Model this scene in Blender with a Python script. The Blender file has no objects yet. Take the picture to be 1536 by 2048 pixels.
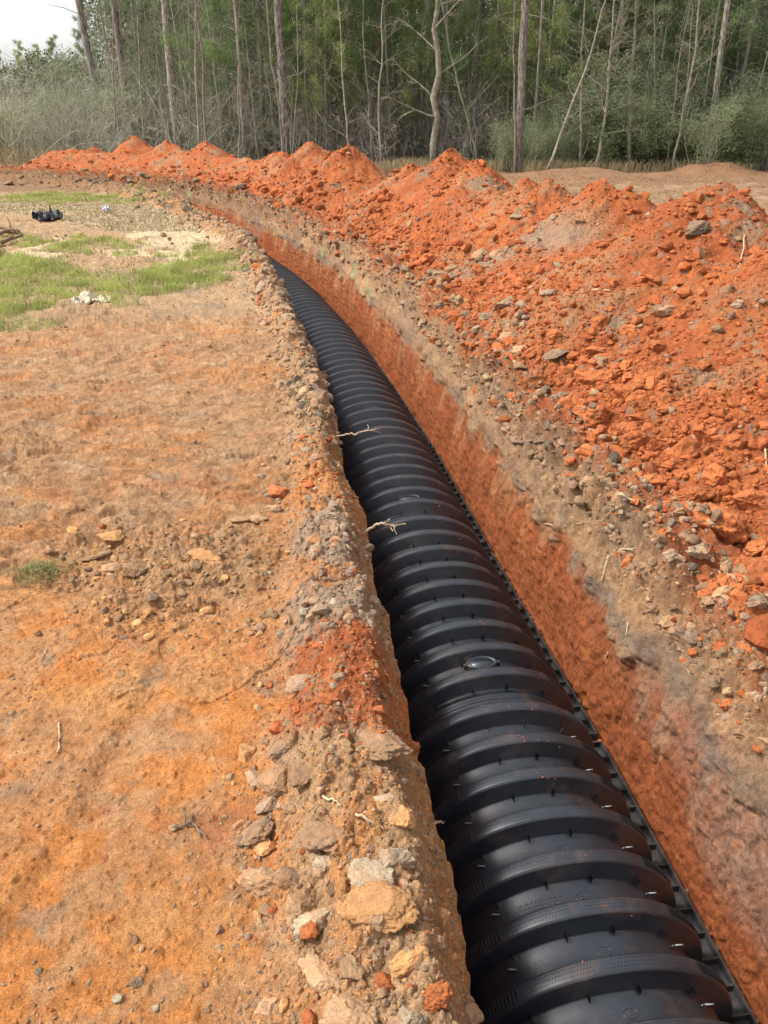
import bpy, math, random
import numpy as np
from mathutils import Vector, Matrix
SC = bpy.context.scene
COL = SC.collection
R = math.radians
rng = np.random.default_rng(7)
random.seed(7)
CAMZ = 1.6
F = 1547.0
PITCH = math.atan(804 / 1547)
SP, CP = math.sin(PITCH), math.cos(PITCH)

# ---------------------------------------------------------------- helpers: surveying
def ray(u, v):
    x = (u - 768) / F; y = (1024 - v) / F
    return x, CP + y * SP, -SP + y * CP
def px(u, v, z=0.0):
    x, dy, dz = ray(u, v)
    t = (z - CAMZ) / dz
    return np.array((x * t, dy * t, z))
def pxY(u, v, Y):
    x, dy, dz = ray(u, v)
    t = Y / dy
    return np.array((x * t, Y, CAMZ + dz * t))

# ---------------------------------------------------------------- helpers: noise
def h2(ix, iy, seed):
    n = (ix.astype(np.int64) * 374761393 + iy.astype(np.int64) * 668265263 + seed * 1442695041) & 0xffffffff
    n = ((n ^ (n >> 13)) * 1274126177) & 0xffffffff
    n = ((n ^ (n >> 16)) * 2246822519) & 0xffffffff
    return ((n ^ (n >> 15)) & 0xffffff) / float(0x1000000)
def noise(x, y, seed=0):
    x = np.asarray(x, float); y = np.asarray(y, float)
    ix = np.floor(x); iy = np.floor(y); fx = x - ix; fy = y - iy
    ux = fx * fx * fx * (fx * (fx * 6 - 15) + 10); uy = fy * fy * fy * (fy * (fy * 6 - 15) + 10)
    def g(a, b, dx, dy):
        an = h2(ix + a, iy + b, seed) * 6.2831853
        return np.cos(an) * dx + np.sin(an) * dy
    n00 = g(0, 0, fx, fy); n10 = g(1, 0, fx - 1, fy); n01 = g(0, 1, fx, fy - 1); n11 = g(1, 1, fx - 1, fy - 1)
    a = n00 + (n10 - n00) * ux; b = n01 + (n11 - n01) * ux
    return (a + (b - a) * uy) * 1.4
def fbm(x, y, oct=4, seed=0, gain=0.5):
    s = 0; a = 1
    for o in range(oct):
        s = s + a * noise(x * 2 ** o, y * 2 ** o, seed + o * 17); a *= gain
    return s
def worley(x, y, seed=0, jit=0.9):
    ix = np.floor(x); iy = np.floor(y)
    f1 = np.full(x.shape, 9.0); f2 = np.full(x.shape, 9.0); cid = np.zeros(x.shape)
    for a in (-1, 0, 1):
        for b in (-1, 0, 1):
            cx = ix + a; cy = iy + b
            pxx = cx + .5 + jit * (h2(cx, cy, seed) - .5); pyy = cy + .5 + jit * (h2(cx, cy, seed + 5) - .5)
            d = np.hypot(x - pxx, y - pyy)
            r = h2(cx, cy, seed + 9)
            m = d < f1
            f2 = np.where(m, f1, np.minimum(f2, d)); cid = np.where(m, r, cid); f1 = np.where(m, d, f1)
    return f1, f2, cid
def pebbles(x, y, size, density, seed):
    """domed pebbles; returns height in units of size"""
    f1, f2, cid = worley(x / size, y / size, seed)
    r = .25 + .3 * ((cid * 7.13) % 1)
    h = np.sqrt(np.maximum(0, 1 - (f1 / r) ** 2)) * r * .8
    return np.where(cid < density, h, 0)
def sst(a, b, x):
    t = np.clip((x - a) / (b - a), 0, 1); return t * t * (3 - 2 * t)
def mixc(c, d, m):
    m = np.clip(m, 0, 1)[..., None]; return c * (1 - m) + np.asarray(d) * m
def inpoly(X, Y, poly):
    ins = np.zeros(X.shape, bool); n = len(poly)
    for i in range(n):
        x1, y1 = poly[i][0], poly[i][1]; x2, y2 = poly[(i + 1) % n][0], poly[(i + 1) % n][1]
        c = ((y1 > Y) != (y2 > Y)) & (X < (x2 - x1) * (Y - y1) / ((y2 - y1) if abs(y2 - y1) > 1e-9 else 1e-9) + x1)
        ins ^= c
    return ins

# ---------------------------------------------------------------- helpers: meshes and objects
def np_mesh(name, V, Fq, cols=None, smooth=True, ls=4):
    me = bpy.data.meshes.new(name)
    V = np.ascontiguousarray(V, dtype=np.float32).reshape(-1, 3); Fq = np.ascontiguousarray(Fq, dtype=np.int32)
    me.vertices.add(len(V)); me.vertices.foreach_set('co', V.ravel())
    nf = len(Fq); k = Fq.shape[1]
    me.loops.add(nf * k); me.loops.foreach_set('vertex_index', Fq.ravel())
    me.polygons.add(nf); me.polygons.foreach_set('loop_start', np.arange(0, nf * k, k, dtype=np.int32))
    me.update(calc_edges=True)
    me.polygons.foreach_set('use_smooth', np.full(nf, smooth))
    if cols is not None:
        a = me.color_attributes.new('Col', 'FLOAT_COLOR', 'POINT')
        c4 = np.ones((len(V), 4), np.float32); c4[:, :3] = cols.reshape(-1, 3)
        a.data.foreach_set('color', c4.ravel())
    me.validate()
    return me
def grid_faces(nr, nc):
    i = np.arange(nr - 1)[:, None] * nc + np.arange(nc - 1)[None, :]
    return np.stack([i, i + 1, i + nc + 1, i + nc], -1).reshape(-1, 4)
def ob(name, me, mat=None, parent=None):
    o = bpy.data.objects.new(name, me); COL.objects.link(o)
    if mat is not None and len(me.materials) == 0: me.materials.append(mat)
    if parent is not None: o.parent = parent
    return o
def tag(o, label=None, cat=None, group=None, kind=None):
    if label: o['label'] = label
    if cat: o['category'] = cat
    if group: o['group'] = group
    if kind: o['kind'] = kind
    return o
def empty(name, loc=(0, 0, 0)):
    o = bpy.data.objects.new(name, None); COL.objects.link(o); o.location = loc; o.empty_display_size = .1
    return o
def copy_tree(o, parent=None):
    c = o.copy(); COL.objects.link(c); c.parent = parent
    for ch in o.children: copy_tree(ch, c)
    return c
class MB:
    def __init__(s): s.v = []; s.f = []; s.n = 0
    def add(s, V, Fc):
        s.v += [tuple(p) for p in V]; s.f += [tuple(i + s.n for i in f) for f in Fc]; s.n += len(V)
    def tube(s, pts, rad, k=5, cap=True):
        pts = [Vector(p) for p in pts]; n = len(pts); V = []
        for i, p in enumerate(pts):
            d = (pts[min(i + 1, n - 1)] - pts[max(i - 1, 0)])
            if d.length < 1e-9: d = Vector((0, 0, 1))
            d.normalize()
            a = d.cross(Vector((.31, .17, .93)) if abs(d.z) < .9 else Vector((1, .1, 0))).normalized(); b = d.cross(a)
            for j in range(k):
                t = 6.2831853 * j / k
                V.append(p + (a * math.cos(t) + b * math.sin(t)) * rad[i])
        Fc = [(i * k + j, i * k + (j + 1) % k, (i + 1) * k + (j + 1) % k, (i + 1) * k + j) for i in range(n - 1) for j in range(k)]
        if cap and k > 2:
            Fc.append(tuple(range(k))[::-1]); Fc.append(tuple((n - 1) * k + j for j in range(k)))
        s.add(V, Fc)
    def box(s, c, hx, hy, hz, M=None):
        V = [Vector((x * hx, y * hy, z * hz)) for x in (-1, 1) for y in (-1, 1) for z in (-1, 1)]
        if M is not None: V = [M @ p for p in V]
        V = [p + Vector(c) for p in V]
        s.add(V, [(0, 1, 3, 2), (4, 6, 7, 5), (0, 4, 5, 1), (2, 3, 7, 6), (0, 2, 6, 4), (1, 5, 7, 3)])
    def mesh(s, name, smooth=True):
        me = bpy.data.meshes.new(name); me.from_pydata(s.v, [], s.f); me.update()
        if smooth: me.polygons.foreach_set('use_smooth', [True] * len(me.polygons))
        return me

# ---------------------------------------------------------------- materials
def mat(name):
    m = bpy.data.materials.new(name); m.use_nodes = True
    nt = m.node_tree; b = nt.nodes['Principled BSDF']
    return m, nt, b
def N(nt, typ, **kw):
    n = nt.nodes.new(typ)
    for k, v in kw.items():
        if k in n.inputs: n.inputs[k].default_value = v
        else: setattr(n, k, v)
    return n
def soil_mat(name, color=None, bump=.6, scales=((60, .004), (220, .0015)), rough=.95, objrand=0):
    m, nt, b = mat(name); L = nt.links.new
    geo = N(nt, 'ShaderNodeNewGeometry') ; tc = N(nt, 'ShaderNodeTexCoord')
    pos = geo.outputs['Position']
    if color is None:
        at = N(nt, 'ShaderNodeAttribute', attribute_name='Col'); base = at.outputs['Color']
    else:
        rgb = N(nt, 'ShaderNodeRGB'); rgb.outputs[0].default_value = (*color, 1); base = rgb.outputs[0]
    n1 = N(nt, 'ShaderNodeTexNoise', Scale=45.0, Detail=5.0, Roughness=.65); L(pos, n1.inputs['Vector'])
    mr = N(nt, 'ShaderNodeMapRange'); mr.inputs['From Min'].default_value = .3; mr.inputs['From Max'].default_value = .7
    mr.inputs['To Min'].default_value = .72; mr.inputs['To Max'].default_value = 1.28; L(n1.outputs['Fac'], mr.inputs['Value'])
    mul = N(nt, 'ShaderNodeVectorMath', operation='SCALE'); L(base, mul.inputs[0]); L(mr.outputs[0], mul.inputs['Scale'])
    n1b = N(nt, 'ShaderNodeTexNoise', Scale=210.0, Detail=3.0, Roughness=.7); L(pos, n1b.inputs['Vector'])
    mrb = N(nt, 'ShaderNodeMapRange'); mrb.inputs['From Min'].default_value = .35; mrb.inputs['From Max'].default_value = .65
    mrb.inputs['To Min'].default_value = .74; mrb.inputs['To Max'].default_value = 1.24; L(n1b.outputs['Fac'], mrb.inputs['Value'])
    mulb = N(nt, 'ShaderNodeVectorMath', operation='SCALE'); L(mul.outputs[0], mulb.inputs[0]); L(mrb.outputs[0], mulb.inputs['Scale'])
    out = mulb.outputs[0]
    if color is not None:      # clay dust and stains in patches
        nd = N(nt, 'ShaderNodeTexNoise', Scale=22.0, Detail=5.0, Roughness=.6); L(pos, nd.inputs['Vector'])
        md = N(nt, 'ShaderNodeMapRange'); md.inputs['From Min'].default_value = .40; md.inputs['From Max'].default_value = .66; md.inputs['To Max'].default_value = .55; L(nd.outputs['Fac'], md.inputs['Value'])
        mxd = N(nt, 'ShaderNodeMix', data_type='RGBA'); L(md.outputs[0], mxd.inputs['Factor']); L(out, mxd.inputs['A']); mxd.inputs['B'].default_value = (.44, .165, .06, 1) if 'orange' in name else (.42, .215, .10, 1); out = mxd.outputs['Result']
    if objrand:
        oi = N(nt, 'ShaderNodeObjectInfo'); m2 = N(nt, 'ShaderNodeMapRange')
        m2.inputs['To Min'].default_value = 1 - objrand; m2.inputs['To Max'].default_value = 1 + objrand
        L(oi.outputs['Random'], m2.inputs['Value'])
        mu2 = N(nt, 'ShaderNodeVectorMath', operation='SCALE'); L(out, mu2.inputs[0]); L(m2.outputs[0], mu2.inputs['Scale']); out = mu2.outputs[0]
    L(out, b.inputs['Base Color'])
    b.inputs['Roughness'].default_value = rough; b.inputs['Specular IOR Level'].default_value = .2
    last = None
    for sc, dist in scales:
        nn = N(nt, 'ShaderNodeTexNoise', Scale=float(sc), Detail=6.0, Roughness=.7); L(pos, nn.inputs['Vector'])
        bp = N(nt, 'ShaderNodeBump', Strength=bump, Distance=dist * 3); L(nn.outputs['Fac'], bp.inputs['Height'])
        if last: L(last, bp.inputs['Normal'])
        last = bp.outputs['Normal']
    L(last, b.inputs['Normal'])
    return m
M_SOIL = soil_mat('soil', bump=.8, scales=((28, .006), (75, .004), (260, .0016)))
M_SPOIL = soil_mat('clay_spoil', bump=.85, scales=((30, .007), (80, .004), (260, .0016)))
M_CLODS = soil_mat('loose_clods', bump=.7)
CLODC = {'grey': (.30, .215, .145), 'tan': (.36, .225, .125), 'orange': (.38, .115, .040), 'ochre': (.52, .27, .11), 'pale': (.37, .285, .19), 'brown': (.27, .17, .10), 'dark': (.17, .125, .085)}
M_CLOD = {k: soil_mat('clod_' + k, color=c, bump=.7, scales=((45, .003), (190, .001)), objrand=.18) for k, c in CLODC.items()}

def simple(name, color, rough=.8, spec=.3, noise_scale=None, var=.25, bump=None, objrand=0, trans=0):
    m, nt, b = mat(name); L = nt.links.new
    b.inputs['Roughness'].default_value = rough; b.inputs['Specular IOR Level'].default_value = spec
    rgb = N(nt, 'ShaderNodeRGB'); rgb.outputs[0].default_value = (*color, 1); out = rgb.outputs[0]
    tc = N(nt, 'ShaderNodeTexCoord')
    if noise_scale:
        n1 = N(nt, 'ShaderNodeTexNoise', Scale=float(noise_scale), Detail=4.0); L(tc.outputs['Object'], n1.inputs['Vector'])
        mr = N(nt, 'ShaderNodeMapRange'); mr.inputs['From Min'].default_value = .3; mr.inputs['From Max'].default_value = .7
        mr.inputs['To Min'].default_value = 1 - var; mr.inputs['To Max'].default_value = 1 + var; L(n1.outputs['Fac'], mr.inputs['Value'])
        mul = N(nt, 'ShaderNodeVectorMath', operation='SCALE'); L(out, mul.inputs[0]); L(mr.outputs[0], mul.inputs['Scale']); out = mul.outputs[0]
        if bump:
            bp = N(nt, 'ShaderNodeBump', Strength=.7, Distance=bump); L(n1.outputs['Fac'], bp.inputs['Height']); L(bp.outputs[0], b.inputs['Normal'])
    if objrand:
        oi = N(nt, 'ShaderNodeObjectInfo'); m2 = N(nt, 'ShaderNodeMapRange')
        m2.inputs['To Min'].default_value = 1 - objrand; m2.inputs['To Max'].default_value = 1 + objrand
        L(oi.outputs['Random'], m2.inputs['Value'])
        mu2 = N(nt, 'ShaderNodeVectorMath', operation='SCALE'); L(out, mu2.inputs[0]); L(m2.outputs[0], mu2.inputs['Scale']); out = mu2.outputs[0]
    L(out, b.inputs['Base Color'])
    if trans:
        tr = N(nt, 'ShaderNodeBsdfTranslucent'); L(out, tr.inputs['Color'])
        mx = N(nt, 'ShaderNodeMixShader'); mx.inputs[0].default_value = trans
        L(b.outputs[0], mx.inputs[1]); L(tr.outputs[0], mx.inputs[2]); L(mx.outputs[0], nt.nodes['Material Output'].inputs['Surface'])
    return m

# ---------------------------------------------------------------- trench line
_cy = np.array([-4, -2, 0, .9, 1.6, 3.2, 5.7, 7.4, 9.3, 11, 12.8, 14.6, 16.4, 18.0, 19.3, 20.5, 21.4, 22.2, 23.1, 26.5])
_cx = np.array([.93, .62, .32, .18, .07, -.18, -.60, -.94, -1.40, -1.95, -2.62, -3.35, -4.2, -5.2, -6.4, -7.9, -9.5, -11.2, -13.4, -18])
_fy = np.linspace(-4, 26.5, 3051); _fx = np.interp(_fy, _cy, _cx)
_k = np.ones(101) / 101
_fx = np.convolve(np.pad(_fx, 50, mode='reflect', reflect_type='odd'), _k, 'valid')
_sl = np.gradient(_fx, _fy)
_ss = np.concatenate([[0], np.cumsum(np.hypot(np.diff(_fx), np.diff(_fy)))])
def cX(Y): return np.interp(Y, _fy, _fx)
def cSl(Y): return np.interp(Y, _fy, _sl)
def cS(Y): return np.interp(Y, _fy, _ss)
def sY(s): return np.interp(s, _ss, _fy)
def fac(Y): return np.sqrt(1 + cSl(Y) ** 2)
# measured left lip of the trench
_lp = [(955, 2048), (945, 1960), (940, 1900), (905, 1740), (865, 1640), (832, 1520), (822, 1450), (815, 1400), (783, 1290), (772, 1240), (748, 1150), (738, 1060), (722, 1000), (690, 960), (686, 900), (660, 800), (640, 740), (620, 700), (600, 650), (580, 600), (555, 560), (530, 522), (520, 492), (482, 460), (430, 430), (395, 418)]
_lp = np.array([px(u, v, -.06) for u, v in _lp])
_res = _lp[:, 0] - cX(_lp[:, 1])
def eX(Y):
    r = np.interp(Y, _lp[:, 1], _res, left=_res[0], right=0.0)
    r = r * (1 - sst(10, 14, Y))
    s = cS(Y)
    return cX(Y) + r + .018 * fbm(s * 2.5, s * 0 + 3.3, 3, 5) * (1 + sst(3, 12, Y)) + .006 * noise(s * 22, s * 0 + 1.7, 8)
DEPTH = .70
def depth(Y): return DEPTH * (1 - sst(23.6, 24.6, Y)) + .0

# ---------------------------------------------------------------- ground cover regions (surveyed on the ground)
def P(*pts): return [px(u, v)[:2] for u, v in pts]
REG_GREEN = [P((-60, 500), (60, 510), (150, 528), (235, 548), (300, 528), (380, 512), (450, 488), (492, 520), (488, 548), (400, 566), (330, 592), (220, 612), (140, 606), (-60, 600)),
             P((-60, 606), (60, 612), (95, 632), (60, 655), (-60, 668)),
             P((120, 478), (180, 470), (235, 500), (200, 520), (140, 505)), P((270, 490), (318, 494), (320, 516), (285, 520)),
             P((-40, 392), (150, 388), (290, 396), (292, 406), (150, 406), (-40, 402)), P((320, 402), (348, 403), (352, 416), (325, 415)), P((-30, 470), (40, 478), (60, 495), (-30, 500))]
REG_STRAW = [P((140, 432), (240, 424), (360, 424), (395, 445), (350, 468), (230, 462), (160, 455)), P((-40, 408), (380, 409), (400, 424), (150, 430), (-40, 424))]
REG_SAND = [P((290, 462), (420, 452), (452, 480), (400, 505), (300, 528), (250, 510)), P((30, 505), (90, 480), (160, 500), (60, 518))]
REG_RUBBLE = P((150, 1090), (200, 1052), (330, 1058), (450, 1085), (560, 1130), (540, 1200), (400, 1230), (230, 1270), (110, 1230), (190, 1190))
def rmask(X, Y, polys, w=.05, seed=3):
    jx = fbm(X * 1.3, Y * 1.3, 4, seed) * w * (Y + 2); jy = fbm(X * 1.3 + 40, Y * 1.3, 4, seed) * w * (Y + 2)
    m = np.zeros(X.shape, bool)
    for p in polys: m |= inpoly(X + jx, Y + jy, p)
    return m.astype(float)

C_OR = np.array((.53, .205, .058)); C_YEL = np.array((.58, .30, .11)); C_BR = np.array((.38, .21, .105)); C_DK = np.array((.24, .135, .07))
C_GR = np.array((.295, .205, .135)); C_RED = np.array((.37, .108, .038)); C_TAN = np.array((.40, .24, .122)); C_PALE = np.array((.45, .30, .18))

def berm_amp(Y):
    return np.interp(Y, [0, 1, 2, 3, 4, 6, 9, 20], [.12, .12, .11, .09, .09, .09, .11, .17]) 
def berm_w(Y):
    return np.interp(Y, [0, 1.2, 1.7, 2.2, 3, 4, 6, 9, 14, 20], [.42, .42, .36, .30, .30, .24, .24, .30, .5, .7])
def left_z(X, Y, fine=True):
    d = (eX(Y) - X) / fac(Y)
    w = berm_w(Y) * (1 + .25 * fbm(X * 2, Y * 2, 3, 21)); A = berm_amp(Y)
    b = A * sst(-.02, .14, d) * (1 - sst(w * .55, w * 1.25, d))
    e = -.07 * (1 - sst(0, .11, d))
    inb = 1 - sst(w * .8, w * 1.3, d)
    z = b + e
    z = z + .02 * fbm(X * .8, Y * .8, 2, 31)
    rough = sst(1.9, 2.6, Y) * (1 - inb)
    z = z + rough * (.046 * (.4 - np.abs(fbm(X * 2.4 + .5 * noise(Y * 3, X, 6), Y * 5.5, 4, 33))) + .014 * fbm(X * 9, Y * 14, 4, 35) * (.5 + sst(-.2, .4, fbm(X * 1.5, Y * 1.5, 2, 37))))
    z = z + (.006 * fbm(X * 7, Y * 7, 5, 36) + .005 * (.4 - np.abs(fbm((X + .5 * Y) * 9, (Y - X) * 2.0, 3, 38))) ) * (1 - rough)
    # soft wheel track running off towards the lower left
    lx = -.71 + (2.0 - Y) * -.11 + .02 * noise(Y * 4, Y * 0, 3)
    tr = np.exp(-((X - lx) / .035) ** 2) * (1 - sst(2.0, 2.15, Y))
    z = z - .008 * tr + .008 * np.exp(-((X - lx + .06) / .03) ** 2) * (1 - sst(2.0, 2.15, Y))
    if fine:
        z = z + inb * (.034 * fbm(X * 5, Y * 5, 5, 41) + .9 * pebbles(X, Y, .06, .55, 43) * .06 + .9 * pebbles(X + .3, Y, .028, .75, 44) * .028 + .8 * pebbles(X, Y + .2, .013, .8, 45) * .013)
        ru = (rmask(X, Y, [REG_RUBBLE], .03) + rmask(X, Y, [REG_RUBBLE], .08, 13) + rmask(X, Y, [REG_RUBBLE], .13, 23)) / 3
        z = z + ru * (.010 * fbm(X * 9, Y * 9, 3, 46) + .012 + pebbles(X, Y, .05, .6, 47) * .04 + pebbles(X, Y, .022, .8, 48) * .022)
        z = z + (1 - inb) * (pebbles(X, Y, .03, .12, 49) * .018 + pebbles(X + 1, Y, .014, .22, 50) * .011 + sst(.1, .5, fbm(X * 1.8, Y * 2.5, 3, 51)) * rough * (pebbles(X, Y, .045, .55, 52) * .03 + pebbles(X, Y, .02, .7, 53) * .015))
    return z, d, inb
def left_col(X, Y, d, inb):
    n1 = fbm(X * 1.1, Y * 1.1, 4, 61); n2 = fbm(X * 4, Y * 4, 4, 62); n3 = fbm(X * 14, Y * 14, 3, 63)
    near = 1 - sst(2.0, 2.9, Y + .4 * n1)
    c = mixc(np.broadcast_to(C_BR, X.shape + (3,)), C_OR, near)
    c = mixc(c, C_YEL, sst(.1, .7, n2 + .3 * n1) * (.30 * near + .2)); c = mixc(c, C_BR * 1.02, near * sst(.0, .6, fbm(X * 1.7 + 3, Y * 1.9, 5, 68, .6)) * .6)
    c = mixc(c, C_OR * .9, (1 - near) * sst(-.1, .5, fbm(X * 1.1 + 3, Y * 1.3, 5, 69, .6)) * .5)
    c = mixc(c, C_TAN, sst(-.1, .5, -n2 + .4 * n3) * .6)
    c = mixc(c, C_DK, sst(.15, .7, n1 * .7 + n3 * .6 + .2 * n2) * .55 * (1 - near * .5))
    c = mixc(c, C_PALE, sst(.2, .7, fbm(X * 3, Y * 8, 4, 64)) * sst(2.2, 3, Y) * .55)
    c = mixc(c, C_GR, sst(.45, .8, fbm(X * 5, Y * 5, 4, 65)) * .6)
    c = mixc(c, C_RED * 1.1, sst(.5, 1.1, fbm(X * 1.6, Y * 2.6, 6, 66, .7)) * .45)
    c = mixc(c, C_DK, sst(.1, .6, fbm(X * 6, Y * 14, 5, 67, .6)) * sst(2.1, 3, Y) * .55)
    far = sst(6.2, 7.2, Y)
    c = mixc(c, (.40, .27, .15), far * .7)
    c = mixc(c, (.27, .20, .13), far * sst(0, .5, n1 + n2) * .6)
    c = mixc(c, (.58, .44, .27), rmask(X, Y, REG_SAND, .04) * .8)
    c = mixc(c, (.45, .36, .22), rmask(X, Y, REG_STRAW, .04) * .8)
    c = mixc(c, (.26, .24, .09), rmask(X, Y, REG_GREEN, .04) * .6)
    c = mixc(c, (.42, .26, .13), (rmask(X, Y, [REG_RUBBLE], .05) + rmask(X, Y, [REG_RUBBLE], .12, 23)) * .22 * sst(-.5, .2, n2))
    # the crumbled lip
    bc = np.empty(X.shape + (3,)); yy = Y + .12 * n2
    ks = [0, .95, 1.05, 1.55, 1.68, 1.98, 2.05, 2.85, 2.95, 3.3, 3.4, 8, 30]
    cc = [C_TAN * 1.15, C_TAN * 1.2, C_TAN, C_TAN * 1.05, C_RED * 1.02, C_RED, C_GR * 1.1, C_GR * 1.1, C_TAN, C_OR * .95, C_TAN * .95, C_TAN * .9, C_BR * .8]
    for k in range(3): bc[..., k] = np.interp(yy, ks, [q[k] for q in cc])
    bc = mixc(bc, C_OR, sst(.0, .5, n2 + .5 * n1) * .6); bc = mixc(bc, C_GR * .95, sst(.05, .5, n3 - n1 * .5) * .6)
    bc = mixc(bc, C_OR * 1.02, (1 - sst(0.02, .13, d)) * .55 * (1 - sst(4, 6, Y)))
    c = mixc(c, bc, inb)
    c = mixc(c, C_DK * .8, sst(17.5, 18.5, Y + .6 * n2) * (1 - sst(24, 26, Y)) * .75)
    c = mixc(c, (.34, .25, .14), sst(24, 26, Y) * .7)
    return np.clip(c * (1 + .16 * n3)[..., None], .01, .8)

def right_z(X, Y):
    z = .05 * fbm(X * .5, Y * .5, 3, 71) + .035 * fbm(X * 2.2, Y * 2.6, 4, 72)
    z = z + .32 * np.exp(-(((X - 8.9) / 1.1) ** 2 + ((Y - 23.0) / .8) ** 2)) * (1 + .3 * fbm(X * 2, Y * 2, 3, 74)) + .22 * np.exp(-(((X - 5.2) / 2.0) ** 2 + ((Y - 22.6) / .5) ** 2))
    return z

# ---------------------------------------------------------------- the ground sheet with the trench cut into it
def build_ground():
    ys = list(np.linspace(-4, .5, 24)); y = .55
    while y < 26.4:
        ys.append(y); y += max(.0032, min(y * y / 1150, .045))
    ys += [26.5, 27.2, 28, 29, 30.5, 32, 34, 37, 41, 46, 52, 60, 75, 100, 150, 300, 700]
    Y = np.array(ys); nr = len(Y); Yc = np.clip(Y, -4, 26.4)
    e = eX(Yc); c0 = cX(Yc); f = fac(Yc)
    t = np.maximum(Y * .95 + .7, .8)
    W = np.clip(.5 * t + e + .12 + .06 * Y, .9, None)
    W = np.where(Y > 20, np.maximum(W, 6), W)
    cols = []; zs = []; cl = []
    # left
    nL = 470; q = np.linspace(1, 0, nL) ** 1.0
    far = np.array([700, 300, 120, 60, 30, 16, 9, 5, 3, 2, 1.5, 1.15])
    XL = np.concatenate([e[:, None] - W[:, None] - far[None, :] * np.ones((nr, 1)) + 1.0, e[:, None] - W[:, None] * q[None, :]], 1)
    YL = np.repeat(Y[:, None], XL.shape[1], 1)
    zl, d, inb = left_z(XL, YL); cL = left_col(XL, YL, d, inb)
    zl = zl * (1 - sst(26, 60, YL)); 
    # left wall + floor
    D = depth(Y)
    wl = np.linspace(0, 1, 26)[1:]
    XW = e[:, None] + (c0 - .01 - e)[:, None] * sst(0, .4, wl)[None, :] + .012 * fbm(cS(Yc)[:, None] * 6, wl[None, :] * 4, 3, 81)
    ZW = zl[:, -1:] + (-D[:, None] - zl[:, -1:]) * wl[None, :]
    fl = np.linspace(0, 1, 14)[1:-1]
    XF = c0[:, None] + (.93 * f)[:, None] * fl[None, :]; ZF = -D[:, None] + .012 * fbm(XF * 5, Y[:, None] * 5, 3, 82)
    # right wall and lip
    prof = np.array([(.945, -1.0), (.955, -.8), (.965, -.55), (.985, -.36), (1.02, -.2), (1.075, -.06), (1.15, .06), (1.25, .11), (1.40, .10), (1.60, .05)])
    pl = np.concatenate([[0], np.cumsum(np.hypot(np.diff(prof[:, 0]), np.diff(np.where(prof[:, 1] < 0, prof[:, 1] * .7, prof[:, 1]))))])
    q = np.linspace(0, pl[-1], 190); po = np.interp(q, pl, prof[:, 0]); pz = np.interp(q, pl, prof[:, 1])
    S = cS(Yc)[:, None] * np.ones((1, 190)); Q = q[None, :] * np.ones((nr, 1))
    YR = np.repeat(Y[:, None], 190, 1)
    up = sst(.42, .80, Q)            # 0 on the wall .. 1 on the lip
    flare = 1 + .0 * S
    vert = .009 * fbm(S * 9 + .6 * noise(Q * 4, S, 90), Q * 2.2, 4, 91) + .003 * noise(S * 40, Q * 5, 92) * sst(-.1, .3, fbm(S * 2, Q * 3, 2, 89)) + .022 * fbm(S * 1.3, Q * 1.1, 2, 93) + .007 * fbm(S * 7, Q * 6, 4, 88) + .0075 * fbm(S * 34, Q * 26, 3, 94) + .012 * sst(.1, .3, fbm(S * 4, Q * 3, 4, 85, .6)) - .6 * pebbles(S, Q, .05, .25, 87) * .03
    lump = (.055 * fbm(S * 3.2, Q * 3.2, 4, 95) + .045 * fbm(S * 8, Q * 8, 5, 96, .6)) * (1 + sst(8, 16, YR)) + pebbles(S, Q, .17, .55, 86) * .16 + pebbles(S, Q, .09, .6, 97) * .10 + pebbles(S, Q + .4, .04, .7, 98) * .036 + pebbles(S, Q + .4, .018, .8, 99) * .016
    BQ = Q - .50 + .07 * fbm(S * 1.3, S * 0, 4, 131) + .07 * fbm(S * 6, Q * 6, 5, 132, .6); brk = sst(-.03, .03, BQ) * (1 - sst(.54, .74, Q)) * sst(-.25, .35, fbm(S * 2.2, S * 0, 3, 133))
    XR = c0[:, None] + f[:, None] * (po[None, :] - .035 * brk + (-vert) * (1 - up) + .5 * up * .07 * fbm(S * 1.7, Q * 1.5, 3, 101) - lump * up * .45)
    ZR0 = np.where(pz < 0, pz[None, :] * (D[:, None] if True else 1), pz[None, :] * 1.0)
    ZR = ZR0 + up * lump * 1.0
    m1 = fbm(S * .9, Q * 1.2, 4, 111); m2 = fbm(S * 5, Q * 2.2, 4, 112); m3 = fbm(S * 14, Q * 10, 3, 113); st = fbm(S * 9, Q * .9, 4, 114)
    cr = mixc(np.broadcast_to(C_RED * .76, S.shape + (3,)), C_OR * np.array((.72, .62, .65)), sst(.0, .7, st) * (.25 + .6 * sst(.1, .35, Q)))
    cr = mixc(cr, C_TAN * .9, sst(.1, .6, st + m2 * .6) * sst(.16, .45, Q) * .5)
    cr = mixc(cr, C_GR * .8, sst(.15, .6, m1 + m2 * .6) * sst(.18, .5, Q) * .6)
    nearp = (1 - sst(1.3, 3.0, YR)) * sst(.12, .35, Q + .25 * m1) * sst(-.5, .1, m1 + .3 * st)
    cr = mixc(cr, np.array((.29, .20, .145)), nearp * .7)
    top = sst(-.05, .045, BQ + .02 * m3)
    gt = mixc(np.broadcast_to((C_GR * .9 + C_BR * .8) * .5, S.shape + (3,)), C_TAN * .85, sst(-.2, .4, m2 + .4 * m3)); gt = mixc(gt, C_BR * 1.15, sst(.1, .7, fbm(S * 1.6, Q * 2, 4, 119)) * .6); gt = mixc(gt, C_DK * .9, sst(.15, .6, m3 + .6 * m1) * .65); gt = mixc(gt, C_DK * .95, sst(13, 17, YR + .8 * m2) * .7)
    gt = mixc(gt, (.27, .28, .13), sst(.55, .8, fbm(S * 2.5, Q * 2.5, 3, 117)) * sst(7, 9, YR) * .7)
    cr = mixc(cr, gt, top)
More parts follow.
